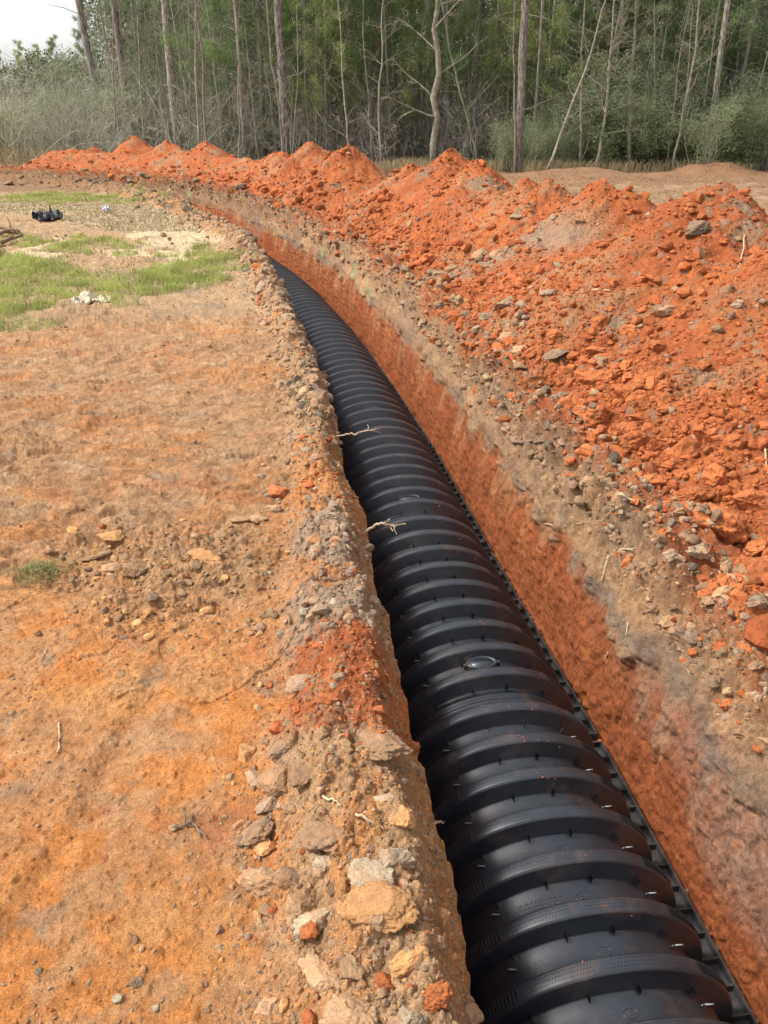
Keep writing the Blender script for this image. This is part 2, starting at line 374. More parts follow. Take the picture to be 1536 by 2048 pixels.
    cr = mixc(cr, (.15, .125, .105), np.exp(-((Q - .50 + .05 * m2 - .03) / .05) ** 2) * sst(-.2, .3, m1 + .5 * m2) * .6)
    cr = mixc(cr, C_RED * 1.02, sst(.74, .92, Q + .14 * m1 + .06 * m2) * .85)
    cr = mixc(cr, C_RED * .55, sst(.25, .8, fbm(S * 34, Q * 20, 4, 118, .7)) * (1 - top) * .2); cr = mixc(cr, C_OR * np.array((.85, .7, .7)), sst(.1, .5, fbm(S * 55, Q * 4, 3, 120)) * (1 - top) * .35 * sst(-.2, .3, m1))
    cr = np.clip(cr * (1 + .15 * m3)[..., None], .01, .8)
    # right flat land
    g = np.concatenate([np.linspace(.08, 4, 24), np.linspace(4.1, 9, 110), np.linspace(9.1, 26, 190), [28, 31, 36, 45, 60, 100, 200, 400, 800]])
    XT = XR[:, -1:] + g[None, :]; YT = np.repeat(Y[:, None], XT.shape[1], 1)
    ZT = right_z(XT, YT) * (1 - sst(30, 60, YT)) * sst(3, 5, g)[None, :]
    n1 = fbm(XT * .6, YT * .9, 4, 121); n2 = fbm(XT * 3, YT * 4, 3, 122)
    ct = mixc(np.broadcast_to(np.array((.33, .215, .125)), XT.shape + (3,)), (.28, .165, .09), sst(-.3, .3, n1 + .7 * n2) * .8)
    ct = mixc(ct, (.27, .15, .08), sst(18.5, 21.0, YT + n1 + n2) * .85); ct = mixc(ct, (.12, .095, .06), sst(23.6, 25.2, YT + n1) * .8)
    ct = mixc(ct, (.30, .155, .075), np.exp(-(((XT - 8.9) / 1.2) ** 2 + ((YT - 22.9) / .8) ** 2)) * .8)
    ct = mixc(ct, C_BR, (1 - sst(2, 5, g))[None, :] * .9); n3_ = fbm(XT * 9, YT * 9, 3, 123); ct = mixc(ct, (.16, .10, .06), sst(.0, .6, n3_ + .5 * n2) * .5)
    wallc = np.broadcast_to(C_RED * .76, XW.shape + (3,)); flc = np.broadcast_to(C_BR * .9, XF.shape + (3,))
    X = np.concatenate([XL, XW, XF, XR, XT], 1); Z = np.concatenate([zl, ZW, ZF, ZR, ZT], 1)
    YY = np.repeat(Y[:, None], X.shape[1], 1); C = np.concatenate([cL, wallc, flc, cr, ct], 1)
    me = np_mesh('ground', np.stack([X, YY, Z], -1), grid_faces(*X.shape), C)
    o = ob('ground', me, M_SOIL); tag(o, kind='structure')
    print('ground', X.shape)
build_ground()

# ---------------------------------------------------------------- bank of dug clay
def lip_frame(s):
    Y = sY(s); sl = cSl(Y); f = np.sqrt(1 + sl * sl)
    tx, ty = sl / f, 1 / f
    nx, ny = ty, -tx                 # to the right of the trench
    return cX(Y) + nx * 1.2, Y + ny * 1.2, nx, ny
_S0 = float(cS(0.0))
def near_s(X, Y):
    ss = np.linspace(0, _ss[-1], 1500); lx, ly, nx, ny = lip_frame(ss)
    t = (X - lx) * nx + (Y - ly) * ny; d = np.hypot(X - lx - nx * t, Y - ly - ny * t); i = int(np.argmin(d)); return ss[i], t[i]
MOUNDS = []
for u, v, Yp, dz_ in [(1418, 388, 5.85, .04), (1230, 375, 7.5, .02), (1110, 372, 8.6, 0), (1055, 366, 9.2, 0), (900, 312, 11.1, .02), (960, 330, 10.2, 0), (825, 332, 12.6, 0), (700, 297, 14.6, 0), (620, 290, 17.2, 0), (560, 303, 18.6, 0), (410, 287, 22.0, 0), (335, 287, 23.4, 0), (268, 275, 24.6, 0), (130, 283, 26.2, 0), (190, 296, 25.5, 0)]:
    p = pxY(u, v, Yp); s_, t_ = near_s(p[0], p[1]); MOUNDS.append((s_, t_, p[2] + dz_))
for s_, t_, h_ in [(cS(4.3), 1.9, 1.02), (cS(3.1), 1.9, .95), (cS(1.9), 1.85, 1.0), (cS(.6), 1.9, .9), (cS(-.8), 1.9, 1.0)]: MOUNDS.append((float(s_), t_, h_))
S_END = float(cS(22.6))
def spoil_h(s, t, fine=True):
    n1 = fbm(s * .8, t * .8, 3, 201); n2 = fbm(s * 3, t * 3, 4, 202)
    tt = t + .12 * n1; s2 = s + .15 * fbm(s * 1.1 + 9, t * 1.1, 3, 203)
    k = 16.0
    acc = np.exp(k * ((.56 - .09 * sst(float(cS(7)), float(cS(11)), s) + .06 * sst(float(cS(15)), float(cS(18)), s)) - .29 * np.abs(tt - 1.75) + .10 * noise(s * .6, s * 0, 5)))
    for sm, tm, hm in MOUNDS:
        r = np.sqrt((s2 - sm) ** 2 * 1.25 + (tt - tm) ** 2 + .010) * (1 + .12 * n2)
        acc = acc + np.exp(k * (hm + .09 - .68 * r))
    h = np.log(acc) / k
    h = np.where(tt < 1.75, np.minimum(h, .02 + 1.05 * np.maximum(tt, 0) ** .85 + .05 * n2), h)
    end = 1 - sst(S_END - 1.6, S_END + .8, s); h = h - 1.1 * (1 - end) - .55 * (1 - sst(-.1, .9, s)) * 0
    h = h + .055 * n2 * sst(-.1, .3, h) + .010 * fbm(s * 12, t * 9, 3, 204)
    h = h + .05 * (.3 - np.abs(fbm(s * 1.9, t * 1.9, 4, 206))) * sst(.05, .3, h)
    # rills down the near face
    h = h + .018 * (.5 - np.abs(noise(s * 4.5 + .8 * noise(t * 2, s, 8), t * .9, 205))) 
    if fine:
        toe = 1 - sst(.25, .7, h); cl = sst(-.15, .35, fbm(s * 1.6, t * 1.3, 3, 216)); cm = np.maximum(cl, toe) 
        h = h + pebbles(s, t, .16, .30, 211) * .09 * cm + pebbles(s + .7, t, .075, .5, 212) * .045 * cm + pebbles(s, t + .3, .036, .6, 213) * .022 * (.35 + .65 * cm) + .6 * pebbles(s, t, .018, .8, 214) * .013 * (.4 + .6 * cm)
        h = h + .004 * fbm(s * 40, t * 40, 2, 215)
    return h
def spoil_col(s, t, h):
    n1 = fbm(s * .7, t * .7, 4, 221); n2 = fbm(s * 2.6, t * 2.0, 4, 222); n3 = fbm(s * 11, t * 11, 3, 223); st = fbm(s * 5, t * 1.2, 4, 224)
    c = mixc(np.broadcast_to(C_RED * 1.02, s.shape + (3,)), C_OR * np.array((.9, .72, .72)), sst(-.2, .6, st + .4 * n3) * .7)
    c = mixc(c, C_RED * np.array((.84, .72, .7)), sst(.05, .6, n3 + .4 * n1) * .7)
    c = mixc(c, C_TAN * .9, sst(.2, .7, n1 * .6 + .6 * n2 + .4 * st) * .6)
    c = mixc(c, C_GR * .9, sst(.42, .75, n2 + .3 * n1 + .45 * n3) * .8)
    c = mixc(c, C_BR * .95, sst(.1, .6, fbm(s * 1.1, t * 1.1, 5, 226, .6)) * .55); c = mixc(c, C_DK * .8, sst(.5, .8, n2 * .5 + n3) * .7)
    # grey topsoil streak sliding down between two mounds near the middle
    c = mixc(c, C_GR * 1.05, np.exp(-((s - float(cS(7.0)) + .55 * (t - .7) + .25 * n2) / .35) ** 2) * (1 - sst(1.0, 1.6, t)) * .85)
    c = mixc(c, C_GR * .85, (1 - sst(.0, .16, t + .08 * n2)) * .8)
    far = sst(float(cS(19)), float(cS(21)), s)
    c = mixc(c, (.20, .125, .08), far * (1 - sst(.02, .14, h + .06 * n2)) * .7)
    f1, f2, cid = worley((s + .7) / .075, t / .075, 212)
    c = mixc(c, C_GR, ((cid < .09) & (f1 < .4)) * .6)
    return np.clip(c * (1 + .15 * n3)[..., None], .01, .8)
def build_spoil():
    ss = []; s = float(cS(-1.0))
    while s < S_END + 1.0:
        ss.append(s); Yv = float(sY(s)); dist = max(2.6, math.hypot(Yv, 2.0)); s += max(.0075, dist / 773 * 1.15 * (1 + Yv / 30))
    ss = np.array(ss); tt = np.concatenate([np.linspace(-.02, 2.3, 330), np.linspace(2.32, 4.3, 70)])
    S, T = np.meshgrid(ss, tt, indexing='ij')
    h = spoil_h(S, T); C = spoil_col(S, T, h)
    h = h - .30 * (1 - sst(-.02, .12, T)) - .2 * sst(3.6, 4.3, T)
    h = np.maximum(h, -.25)
    lx, ly, nx, ny = lip_frame(ss)
    X = lx[:, None] + nx[:, None] * T; Y = ly[:, None] + ny[:, None] * T
    me = np_mesh('spoil_bank', np.stack([X, Y, h], -1), grid_faces(*S.shape), C)
    o = ob('spoil_bank', me, M_SPOIL); tag(o, 'long bank of dug orange clay heaped in mounds along the right side of the trench', 'dirt bank')
    print('spoil', S.shape)
build_spoil()
def spoil_pt(s, t):
    s = np.atleast_1d(s).astype(float); t = np.atleast_1d(t).astype(float)
    h = np.maximum(spoil_h(s, t), 0); lx, ly, nx, ny = lip_frame(s)
    return np.stack([lx + nx * t, ly + ny * t, h], -1)


# ---------------------------------------------------------------- probing the built surfaces
_dg = None
def cast(u, v):
    global _dg
    if _dg is None:
        bpy.context.view_layer.update(); _dg = bpy.context.evaluated_depsgraph_get()
    x, dy, dz = ray(u, v); d = Vector((x, dy, dz)); n = d.length
    ok, loc, nor, i, o, m = SC.ray_cast(_dg, (0, 0, CAMZ), d.normalized())
    if not ok: return Vector(px(u, v)), Vector((0, 0, 1)), 5
    return loc, nor, (loc - Vector((0, 0, CAMZ))).length / n
HIT = {}
for k, uv in dict(rootL=(662, 872), rootL2=(742, 1052)).items(): HIT[k] = cast(*uv)

# ---------------------------------------------------------------- rocks and clods
from mathutils import noise as mn
import bmesh
def rock_mesh(name, seed, sub=3, sc=(1, .75, .55), rough=.22, cuts=9, flat=False):
    r = random.Random(seed); bm = bmesh.new(); bmesh.ops.create_icosphere(bm, subdivisions=sub, radius=1)
    pl = [(Vector((r.gauss(0, 1), r.gauss(0, 1), r.gauss(0, 1))).normalized(), r.uniform(.48, .86)) for _ in range(cuts + 4)]
    off = Vector((r.uniform(-50, 50),) * 3)
    for v in bm.verts:
        p = v.co.copy(); p *= 1 + rough * mn.noise(p * 1.3 + off)
        for n_, d_ in pl:
            q = p.dot(n_)
            if q > d_: p -= n_ * (q - d_) * .97
        if sub > 2: p *= 1 + rough * .5 * mn.noise(p * 3.5 + off) + rough * .4 * mn.noise(p * 9 + off) + (rough * .3 * mn.noise(p * 21 + off) if sub > 3 else 0)
        v.co = Vector((p.x * sc[0], p.y * sc[1], p.z * sc[2]))
    me = bpy.data.meshes.new(name); bm.to_mesh(me); bm.free()
    me.polygons.foreach_set('use_smooth', [not flat] * len(me.polygons)); return me
HERO = [  # u, v, width px, height px, colour, tilt, label
 (765, 1472, 118, 46, 'brown', -28, 'long brown grey slab of clay lying on the trench lip like a loaf'),
 (509, 1548, 40, 38, 'grey', 0, 'square grey cracked clod at the left end of the cobble row'),
 (556, 1546, 66, 60, 'brown', 35, 'big rounded brown grey rock beside the square cracked clod'),
 (612, 1538, 62, 40, 'brown', 48, 'egg shaped tilted brown rock right of the big rounded one'),
 (535, 1604, 54, 36, 'grey', 25, 'olive grey stone just above the angular olive rock'),
 (513, 1646, 70, 54, 'brown', 20, 'angular olive brown rock at the left edge of the cobbles'),
 (486, 1679, 22, 22, 'dark', 0, 'small dark round pebble below the angular olive rock'),
 (526, 1686, 44, 34, 'ochre', 0, 'small straw coloured block right of the small dark pebble'),
 (529, 1742, 62, 80, 'tan', 80, 'large flat tan rock with an orange patch, left of the cobble heap'),
 (580, 1738, 40, 60, 'brown', 85, 'upright brown oval stone right of the large flat tan rock'),
 (595, 1793, 38, 58, 'tan', 80, 'tan grey stone left of the pale pointed stone'),
 (634, 1816, 46, 90, 'pale', -65, 'tall pale grey pointed stone leaning among the cobbles'),
 (654, 1652, 66, 74, 'brown', 70, 'large domed brown grey rock in the middle of the lip'),
 (783, 1702, 76, 66, 'pale', 5, 'pale blocky square stone on the trench lip'),
 (744, 1750, 124, 50, 'pale', -22, 'long pale wedge of stone under the pale square block'),
 (767, 1800, 140, 52, 'ochre', -14, 'wide orange tan clod under the long pale wedge'),
 (802, 1625, 48, 44, 'ochre', 0, 'orange brown clod near the edge above the pale square block'),
 (767, 1586, 26, 46, 'pale', 80, 'small upright pale stone below the long brown slab'),
 (642, 1722, 46, 24, 'pale', 0, 'small flat pale stone below the large domed rock'),
 (537, 1813, 32, 30, 'brown', 0, 'small brown stone below the large flat tan rock'),
 (584, 1833, 32, 26, 'tan', 0, 'small tan stone at the lower left foot of the pale pointed stone'),
 (619, 1852, 38, 32, 'orange', 0, 'orange brown stone right under the pale pointed stone'),
 (650, 1934, 78, 84, 'tan', 40, 'pale orange wedge shaped clod standing near the bottom edge'),
 (700, 1920, 60, 60, 'tan', 20, 'tan clod between the pale orange wedge and the grey streaked wedge'),
 (818, 1909, 84, 46, 'ochre', 30, 'orange wedge with a grey flank near the trench edge'),
 (873, 1981, 60, 46, 'orange', 15, 'bright orange jagged clod right at the trench edge, near the bottom'),
 (767, 1964, 44, 28, 'orange', -20, 'small orange oval clod left of the bright orange jagged one'),
 (706, 2012, 90, 84, 'tan', 60, 'large flat tan slab at the bottom edge of the picture'),
 (816, 2026, 76, 60, 'pale', 20, 'pinkish pale clod in the bottom row beside the tan slab'),
 (492, 1497, 40, 40, 'ochre', 0, 'lone yellow ochre clod on the smooth orange ground'),
 (564, 1487, 52, 26, 'grey', 45, 'thin slanting grey flake above the rounded brown rocks'),
 (557, 1450, 34, 28, 'orange', 0, 'round orange clod above the slanting grey flake'),
 (610, 1360, 60, 24, 'grey', 20, 'long thin grey flake lying in the red orange crumbs'),
 (662, 1392, 40, 34, 'orange', 0, 'largest red orange lump of the red crumb patch'),
 (552, 978, 42, 30, 'orange', -25, 'upright rust orange wedge beside the far rubble of the lip'),
 (548, 1008, 26, 36, 'grey', 60, 'dark grey stone under the rust orange wedge'),
 (412, 1108, 62, 40, 'ochre', 0, 'broad flat ochre cake of clay in the rubble patch'),
 (224, 1068, 50, 16, 'ochre', 0, 'flat ochre flake at the far left corner of the rubble patch'),
 (222, 1130, 40, 34, 'tan', 0, 'rounded tan lump in the left part of the rubble patch'),
 (272, 1130, 46, 36, 'tan', 10, 'knobbly tan lump in the middle of the rubble patch'),
 (195, 1108, 46, 18, 'tan', 10, 'flat tan clod on the left rim of the rubble patch'),
 (645, 1213, 56, 36, 'grey', 25, 'large grey brown stone in the grey crumbs halfway up the lip'),
 (655, 1245, 26, 26, 'grey', 0, 'small grey stone just below the large grey brown one'),
 (520, 1032, 40, 22, 'tan', 0, 'tan angular clod left of the dark grey stone on the lip'),
 (480, 1036, 36, 20, 'tan', 0, 'tan flat clod at the outer end of the far rubble row'),
 (632, 1072, 36, 30, 'ochre', 0, 'pale ochre block among grey crumbs of the lip'),
 (1450, 1032, 100, 84, 'orange', -35, 'biggest orange clay boulder at the right toe of the bank'),
 (1384, 985, 60, 40, 'orange', 0, 'orange lump just left of the biggest clay boulder'),
 (1512, 1085, 54, 48, 'orange', 20, 'orange boulder at the right frame edge below the biggest one'),
 (1506, 985, 66, 56, 'orange', 0, 'orange boulder above the biggest one at the right frame edge'),
 (1193, 820, 72, 56, 'orange', 10, 'pyramid shaped orange clod at the toe of the bank'),
 (1328, 884, 58, 46, 'orange', 0, 'round orange clod right of the pyramid shaped one'),
 (1263, 878, 62, 36, 'orange', 0, 'flat orange clod between pyramid and round clods'),
 (1079, 764, 62, 26, 'orange', 0, 'flat bright orange clod on the lip above the pyramid clod'),
 (1198, 756, 72, 32, 'orange', 12, 'long orange clod on the slope above the pyramid clod'),
 (1400, 1090, 54, 44, 'grey', 0, 'grey clod below left of the biggest orange boulder'),
 (923, 600, 46, 26, 'tan', 0, 'tan clod at the left foot of the grey topsoil streak'),
 (1013, 600, 50, 30, 'grey', 25, 'grey clod in the middle of the topsoil streak on the bank'),
 (978, 628, 50, 24, 'grey', 10, 'grey flat clod low in the topsoil streak'),
 (1048, 604, 30, 26, 'grey', 40, 'slanting grey clod high in the topsoil streak'),
 (1096, 580, 32, 26, 'pale', 0, 'pale stone above the topsoil streak of the bank'),
 (1038, 726, 26, 26, 'brown', 0, 'small brown stone on the right lip below the bank'),
 (1040, 690, 36, 34, 'tan', 60, 'tan stone on the right lip above the small brown one'),
 (1333, 616, 42, 34, 'tan', 0, 'tan rounded clod alone on the orange slope of the near mound'),
 (963, 502, 46, 30, 'tan', 20, 'tan block on the slope under the middle peak'),
 (1392, 448, 66, 46, 'dark', 55, 'dark grey sod stuck near the top of the nearest mound'),
 (1118, 700, 64, 24, 'dark', 35, 'dark slanting slab at the foot of the bank slope'),
 (1163, 440, 22, 14, 'grey', 0, 'small grey stone near the crest between two peaks'),
 (1033, 430, 24, 16, 'grey', 0, 'grey stone on the crest of the bank beside the middle peak'),
 (480, 371, 26, 16, 'dark', 15, 'dark greenish clod on the far bank above the curve'),
 (262, 356, 20, 16, 'grey', 0, 'grey clod standing on the brown berm at the far left'),
 (290, 350, 18, 8, 'brown', 0, 'flat brown clod on the far slope beside the grey standing one'),
 (170, 337, 20, 12, 'brown', 0, 'brown clod low on the far left orange mound'),
 (15, 365, 26, 12, 'grey', 0, 'grey clod at the far left end of the berm'),
]
hero_obs = []
for i, (u, v, w, h, c, tilt, lab) in enumerate(HERO):
    loc, nor, t = cast(u, v + h * .30)
    rw = w / F * t * (.66 if 'boulder' in lab or 'pyramid' in lab else .68)
    rh = h / F * t * .55
    sc = (rw * .92, max(rh * 1.25, rw * .6), min(rw, rh) * .7)
    if c == 'orange': sc = (rw, max(rh, rw * .8), max(rh, rw * .7) * .95)
    me = rock_mesh('rock', 900 + i, 5 if w > 45 else 4, sc, .42 if c == 'orange' else .28, 10)
    o = ob('rock' if c in ('pale', 'brown', 'grey', 'dark') else 'clay_clod', me, M_CLOD[c])
    o.location = loc + Vector((0, 0, sc[2] * .15)); o.rotation_euler = (random.uniform(-.25, .25), random.uniform(-.25, .25), R(tilt))
    tag(o, lab, 'rock' if o.name.startswith('rock') else 'clod'); hero_obs.append(o)

# scattered clods: the largest as objects of their own, the rest as one mass
cand = []   # arrays: x,y,z,r,colour,zone
def add_cand(X, Y, Z, r, ckeys, zone):
    for a in range(len(X)): cand.append((X[a], Y[a], Z[a], r[a], ckeys[a], zone))
def invY(n, a, b, p=1.0):
    u_ = rng.random(n)
    return 1 / (1 / a + (1 / b - 1 / a) * u_) if p == 1 else a * (b / a) ** u_
def rad(n, lo, hi, al=2.2):
    u_ = rng.random(n); return lo * (1 - u_ * (1 - (lo / hi) ** al)) ** (-1 / al)
def pick(w, n):
    k = list(w); p = np.array([w[q] for q in k], float); p /= p.sum(); return [k[q] for q in rng.choice(len(k), n, p=p)]
# left lip
n = 15000; Y = invY(n, .8, 23.5, 0); w = berm_w(Y); d = w * np.clip(np.abs(rng.normal(.55, .38, n)), .04, 1.7); X = eX(Y) - d * fac(Y)
z, _, _ = left_z(X, Y); r = rad(n, .003, .036, 1.8) * (1 + .25 * (Y / 6) + 1.2 * sst(3, 5, Y) * (Y < 30)); keys = []
for yy in Y:
    if yy < 1.6: ww = dict(tan=9, grey=.6, orange=.7, ochre=2, pale=.3, brown=4)
    elif yy < 2.03: ww = dict(orange=8, tan=1.5, grey=1, brown=1)
    elif yy < 2.9: ww = dict(grey=8, pale=2, tan=3, orange=1, brown=2)
    elif yy < 3.4: ww = dict(orange=4, grey=3, tan=3, brown=2)
    elif yy < 13: ww = dict(tan=5, grey=3, brown=5, orange=.6, dark=1)
    else: ww = dict(brown=6, dark=5, tan=1)
    keys.append(pick(ww, 1)[0])
cut_ = ~((r > .010) & (Y < 2.1) & (rng.random(n) < .55)); X, Y, z, r = X[cut_], Y[cut_], z[cut_] - .25 * r[cut_], r[cut_]; keys = [k for k, q in zip(keys, cut_) if q]
add_cand(X, Y, z, r, keys, 'L')
# loose crumbs over the path
n = 11000; Y = invY(n, .85, 14, 0); X = eX(Y) - berm_w(Y) - rng.random(n) ** 1.4 * (.5 + .62 * Y); z, _, _ = left_z(X, Y)
clus = fbm(X * 2.2, Y * 2.2, 3, 401); keep = clus + .25 * rng.random(n) > .12; X, Y, z = X[keep], Y[keep], z[keep]
add_cand(X, Y, z, rad(len(X), .0016, .015, 2.1) * (1 + Y / 12), pick(dict(tan=5, ochre=3, orange=2, grey=1.5, brown=3, pale=1), len(X)), 'P')
# rubble patch
n = 1500; X = rng.uniform(-1.35, -.25, n); Y = rng.uniform(2.1, 3.0, n); m = rmask(X, Y, [REG_RUBBLE], .02) + rmask(X, Y, [REG_RUBBLE], .11, 23) > rng.uniform(0, 1.6, n); X, Y = X[m], Y[m]; z, _, _ = left_z(X, Y)
add_cand(X, Y, z, rad(len(X), .004, .036, 1.7), pick(dict(tan=6, ochre=3, brown=4, orange=1), len(X)), 'R')
# spoil bank
n = 42000; s = np.interp(invY(n, 1.2, 24.5, 0), _fy, _ss); t = 2.5 * rng.random(n) ** 1.35; p = spoil_pt(s, t); dd = np.hypot(p[:, 0], p[:, 1])
toe = 1 - sst(.2, 1.2, t); r = rad(n, .004, .055, 1.9) * (1 + .7 * toe) * (1 + dd / 25)
g = fbm(s * .8, t * 1.0, 3, 402) + .5 * fbm(s * 3, t * 3, 2, 403); kk = []
for a in range(n):
    grey = np.exp(-((s[a] - float(cS(7.0)) + .55 * (t[a] - .7)) / .35) ** 2) * (t[a] < 1.5)
    if grey > .4 or g[a] > .6: kk.append(random.choice(['grey', 'tan', 'brown', 'orange', 'brown', 'orange', 'orange', 'orange']))
    else: kk.append(random.choice(['orange'] * 80 + ['tan', 'brown', 'brown']))
keep = (g > -.45) | (toe > .5)
add_cand(p[keep, 0], p[keep, 1], p[keep, 2], r[keep], [k for k, q in zip(kk, keep) if q], 'S')
# big lumps that rolled near the peaks
n = 700; mi = rng.integers(0, len(MOUNDS), n); s = np.array([MOUNDS[q][0] for q in mi]) + rng.normal(0, .3, n); t = np.array([MOUNDS[q][1] for q in mi]) - np.abs(rng.normal(0, .35, n)) + .1; p = spoil_pt(s, t)
add_cand(p[:, 0], p[:, 1], p[:, 2], rad(n, .012, .055, 1.8), pick(dict(orange=9, tan=1, brown=1, grey=.7), n), 'S')
# right lip
n = 15000; Y = invY(n, 1.0, 22, 0); f = fac(Y); off = rng.uniform(1.04, 1.34, n)
pz = np.interp(off, [1.02, 1.075, 1.15, 1.25, 1.40, 1.60], [-.2, -.06, .06, .11, .10, .05]); X = cX(Y) + off * f
bpy.context.view_layer.update(); _d = bpy.context.evaluated_depsgraph_get()
for a in range(n):
    ok, lo, *_r = SC.ray_cast(_d, (X[a], Y[a], 1.4), (0, 0, -1))
    if ok: pz[a] = lo[2] - .004
add_cand(X, Y, pz, rad(n, .004, .042, 1.9) * (1 + Y / 12), [random.choice(['brown', 'dark', 'dark', 'grey']) if y_ > 13 + random.random() * 4 else random.choice(['grey'] * 3 + ['tan'] * 4 + ['brown'] * 9 + ['orange'] * 3 + ['dark'] * 3) for y_ in Y], 'E')
# crumbs on the trench floor beside the chambers
n = 500; Y = invY(n, 1.2, 9, 0); X = cX(Y) + .925 * fac(Y); add_cand(X, Y, np.full(n, -.695), rad(n, .004, .016), pick(dict(orange=5, tan=1), n), 'F')
# sparse crumbs behind the bank and on the far field
n = 500; Y = rng.uniform(9, 22, n); X = rng.uniform(-12, -2, n) ; k_ = X < eX(Y) - .6; X, Y = X[k_], Y[k_]; z, _, _ = left_z(X, Y)
add_cand(X, Y, z, rad(len(X), .015, .06), pick(dict(tan=3, brown=4, grey=2, orange=1), len(X)), 'P')

arr = np.array([c[:4] for c in cand]); dx, dy, dz = arr[:, 0], arr[:, 1], arr[:, 2] - CAMZ
zc = dy * CP - dz * SP; yc = dy * SP + dz * CP; uu = 768 + F * dx / zc; vv = 1024 - F * yc / zc
app = arr[:, 3] / zc * F * 2
keep = (app > 1.9) & (uu > -120) & (uu < 1660) & (vv > 0) & (vv < 2200)
inview = keep & (uu > 10) & (uu < 1526) & (vv > 270) & (vv < 2035)
hu = np.array([(q[0], q[1]) for q in HERO])
order = [i for i in np.argsort(-app * inview) if inview[i]]
indiv = []
for i in order:
    if np.min(np.hypot(hu[:, 0] - uu[i], hu[:, 1] - vv[i])) < 26:
        keep[i] = False; continue
    if cand[i][5] == 'F': continue
    indiv.append(i)
    if len(indiv) >= 215: break
ROCKP = {}
def proto(c, k):
    if (c, k) not in ROCKP:
        me = rock_mesh('clod', 50 + k, 3, (1, random.uniform(.7, .95), random.uniform(.55, .8)), .5, 12, True)
        me.materials.append(M_CLOD[c]); ROCKP[(c, k)] = me
    return ROCKP[(c, k)]
PLACE = {'L': 'on the crumbled left lip of the trench', 'P': 'loose on the flat bare path left of the trench', 'R': 'in the rubble patch on the path', 'S': 'on the face of the orange spoil bank', 'E': 'on the grey right lip of the trench'}
CN = {'grey': 'grey', 'tan': 'tan', 'orange': 'rust orange', 'ochre': 'yellow ochre', 'pale': 'pale grey', 'brown': 'brown', 'dark': 'dark grey'}
for i in indiv:
    x, y, z, r, c, zn = cand[i]
    o = bpy.data.objects.new('clay_clod', proto(c, random.randrange(7))); COL.objects.link(o)
    o.location = (x, y, z + r * .05); o.scale = (r, r, r); o.rotation_euler = (random.uniform(-.5, .5), random.uniform(-.5, .5), random.uniform(0, 6.28))
    size = 'Large' if app[i] > 34 else ('Fist sized' if app[i] > 22 else 'Small')
    tag(o, '%s %s clod lying %s' % (size.lower(), CN[c], PLACE[zn]), 'clod', '%s clods %s' % (CN[c], PLACE[zn])); keep[i] = False
# one mass of the remaining crumbs
_py = np.linspace(-3.9, 24, 3000); _off = .462
_px_ = cX(_py) + _off / fac(_py); _pyy = _py - cSl(_py) * _off / fac(_py)
_pl = np.concatenate([[0], np.cumsum(np.hypot(np.diff(_px_), np.diff(_pyy)))])
sref = float(np.interp(2.30, _pyy, _pl))
CH_REF = (sref, _px_, _pyy, _pl); CRUMB_Y = [.12 + .165 * i for i in range(9)]
base = []
for k in range(10):
    me = rock_mesh('tmp', 300 + k, 2, (1, random.uniform(.65, .95), random.uniform(.5, .8)), .3, 7)
    V = np.array([v.co[:] for v in me.vertices]); Fc = np.array([p.vertices[:] for p in me.polygons]); base.append((V, Fc)); bpy.data.meshes.remove(me)
VV = []; FF = []; CC = []; off = 0
for i in np.nonzero(keep)[0]:
    x, y, z, r, c, zn = cand[i]; V, Fc = base[int(rng.integers(10))]
    a = rng.uniform(0, 6.28); b = rng.uniform(-.6, .6); ca, sa, cb, sb = math.cos(a), math.sin(a), math.cos(b), math.sin(b)
    M = np.array([[ca, -sa, 0], [sa, ca, 0], [0, 0, 1]]) @ np.array([[1, 0, 0], [0, cb, -sb], [0, sb, cb]])
    VV.append(V @ M.T * r + np.array((x, y, z + r * .22))); FF.append(Fc + off); off += len(V)
    CC.append(np.tile(np.array(CLODC[c]) * rng.uniform(.8, 1.22) * (1 + rng.uniform(-.05, .05, 3)), (len(V), 1)))
print('clods', len(VV), 'individual', len(indiv))
for k in range(-1, 4):      # crumbs fallen on the ridges of the nearer chambers
    for c_ in CRUMB_Y:
        s_ = CH_REF[0] + k * 1.525 + c_; x_ = float(np.interp(s_, CH_REF[3], CH_REF[1])); y_ = float(np.interp(s_, CH_REF[3], CH_REF[2]))
        for q in range(int(rng.integers(1, 11))):
            ox = rng.normal(.03, .08); r_ = rng.uniform(.0012, .0042); V, Fc = base[int(rng.integers(10))]
            VV.append(V * r_ + np.array((x_ + ox, y_ - .16 * ox + rng.normal(0, .009), -DEPTH + .004 + .336 * math.sqrt(max(0, 1 - (ox / .388) ** 2)) + r_ * .4))); FF.append(Fc + off); off += len(V); CC.append(np.tile(np.array(CLODC['orange']) * rng.uniform(.9, 1.3), (len(V), 1)))
o = ob('loose_clods', np_mesh('loose_clods', np.concatenate(VV), np.concatenate(FF), np.clip(np.concatenate(CC), .01, .9), smooth=False), M_CLODS)
tag(o, 'countless small clay crumbs strewn over the lips, the path and the bank', 'clay crumbs', kind='stuff')

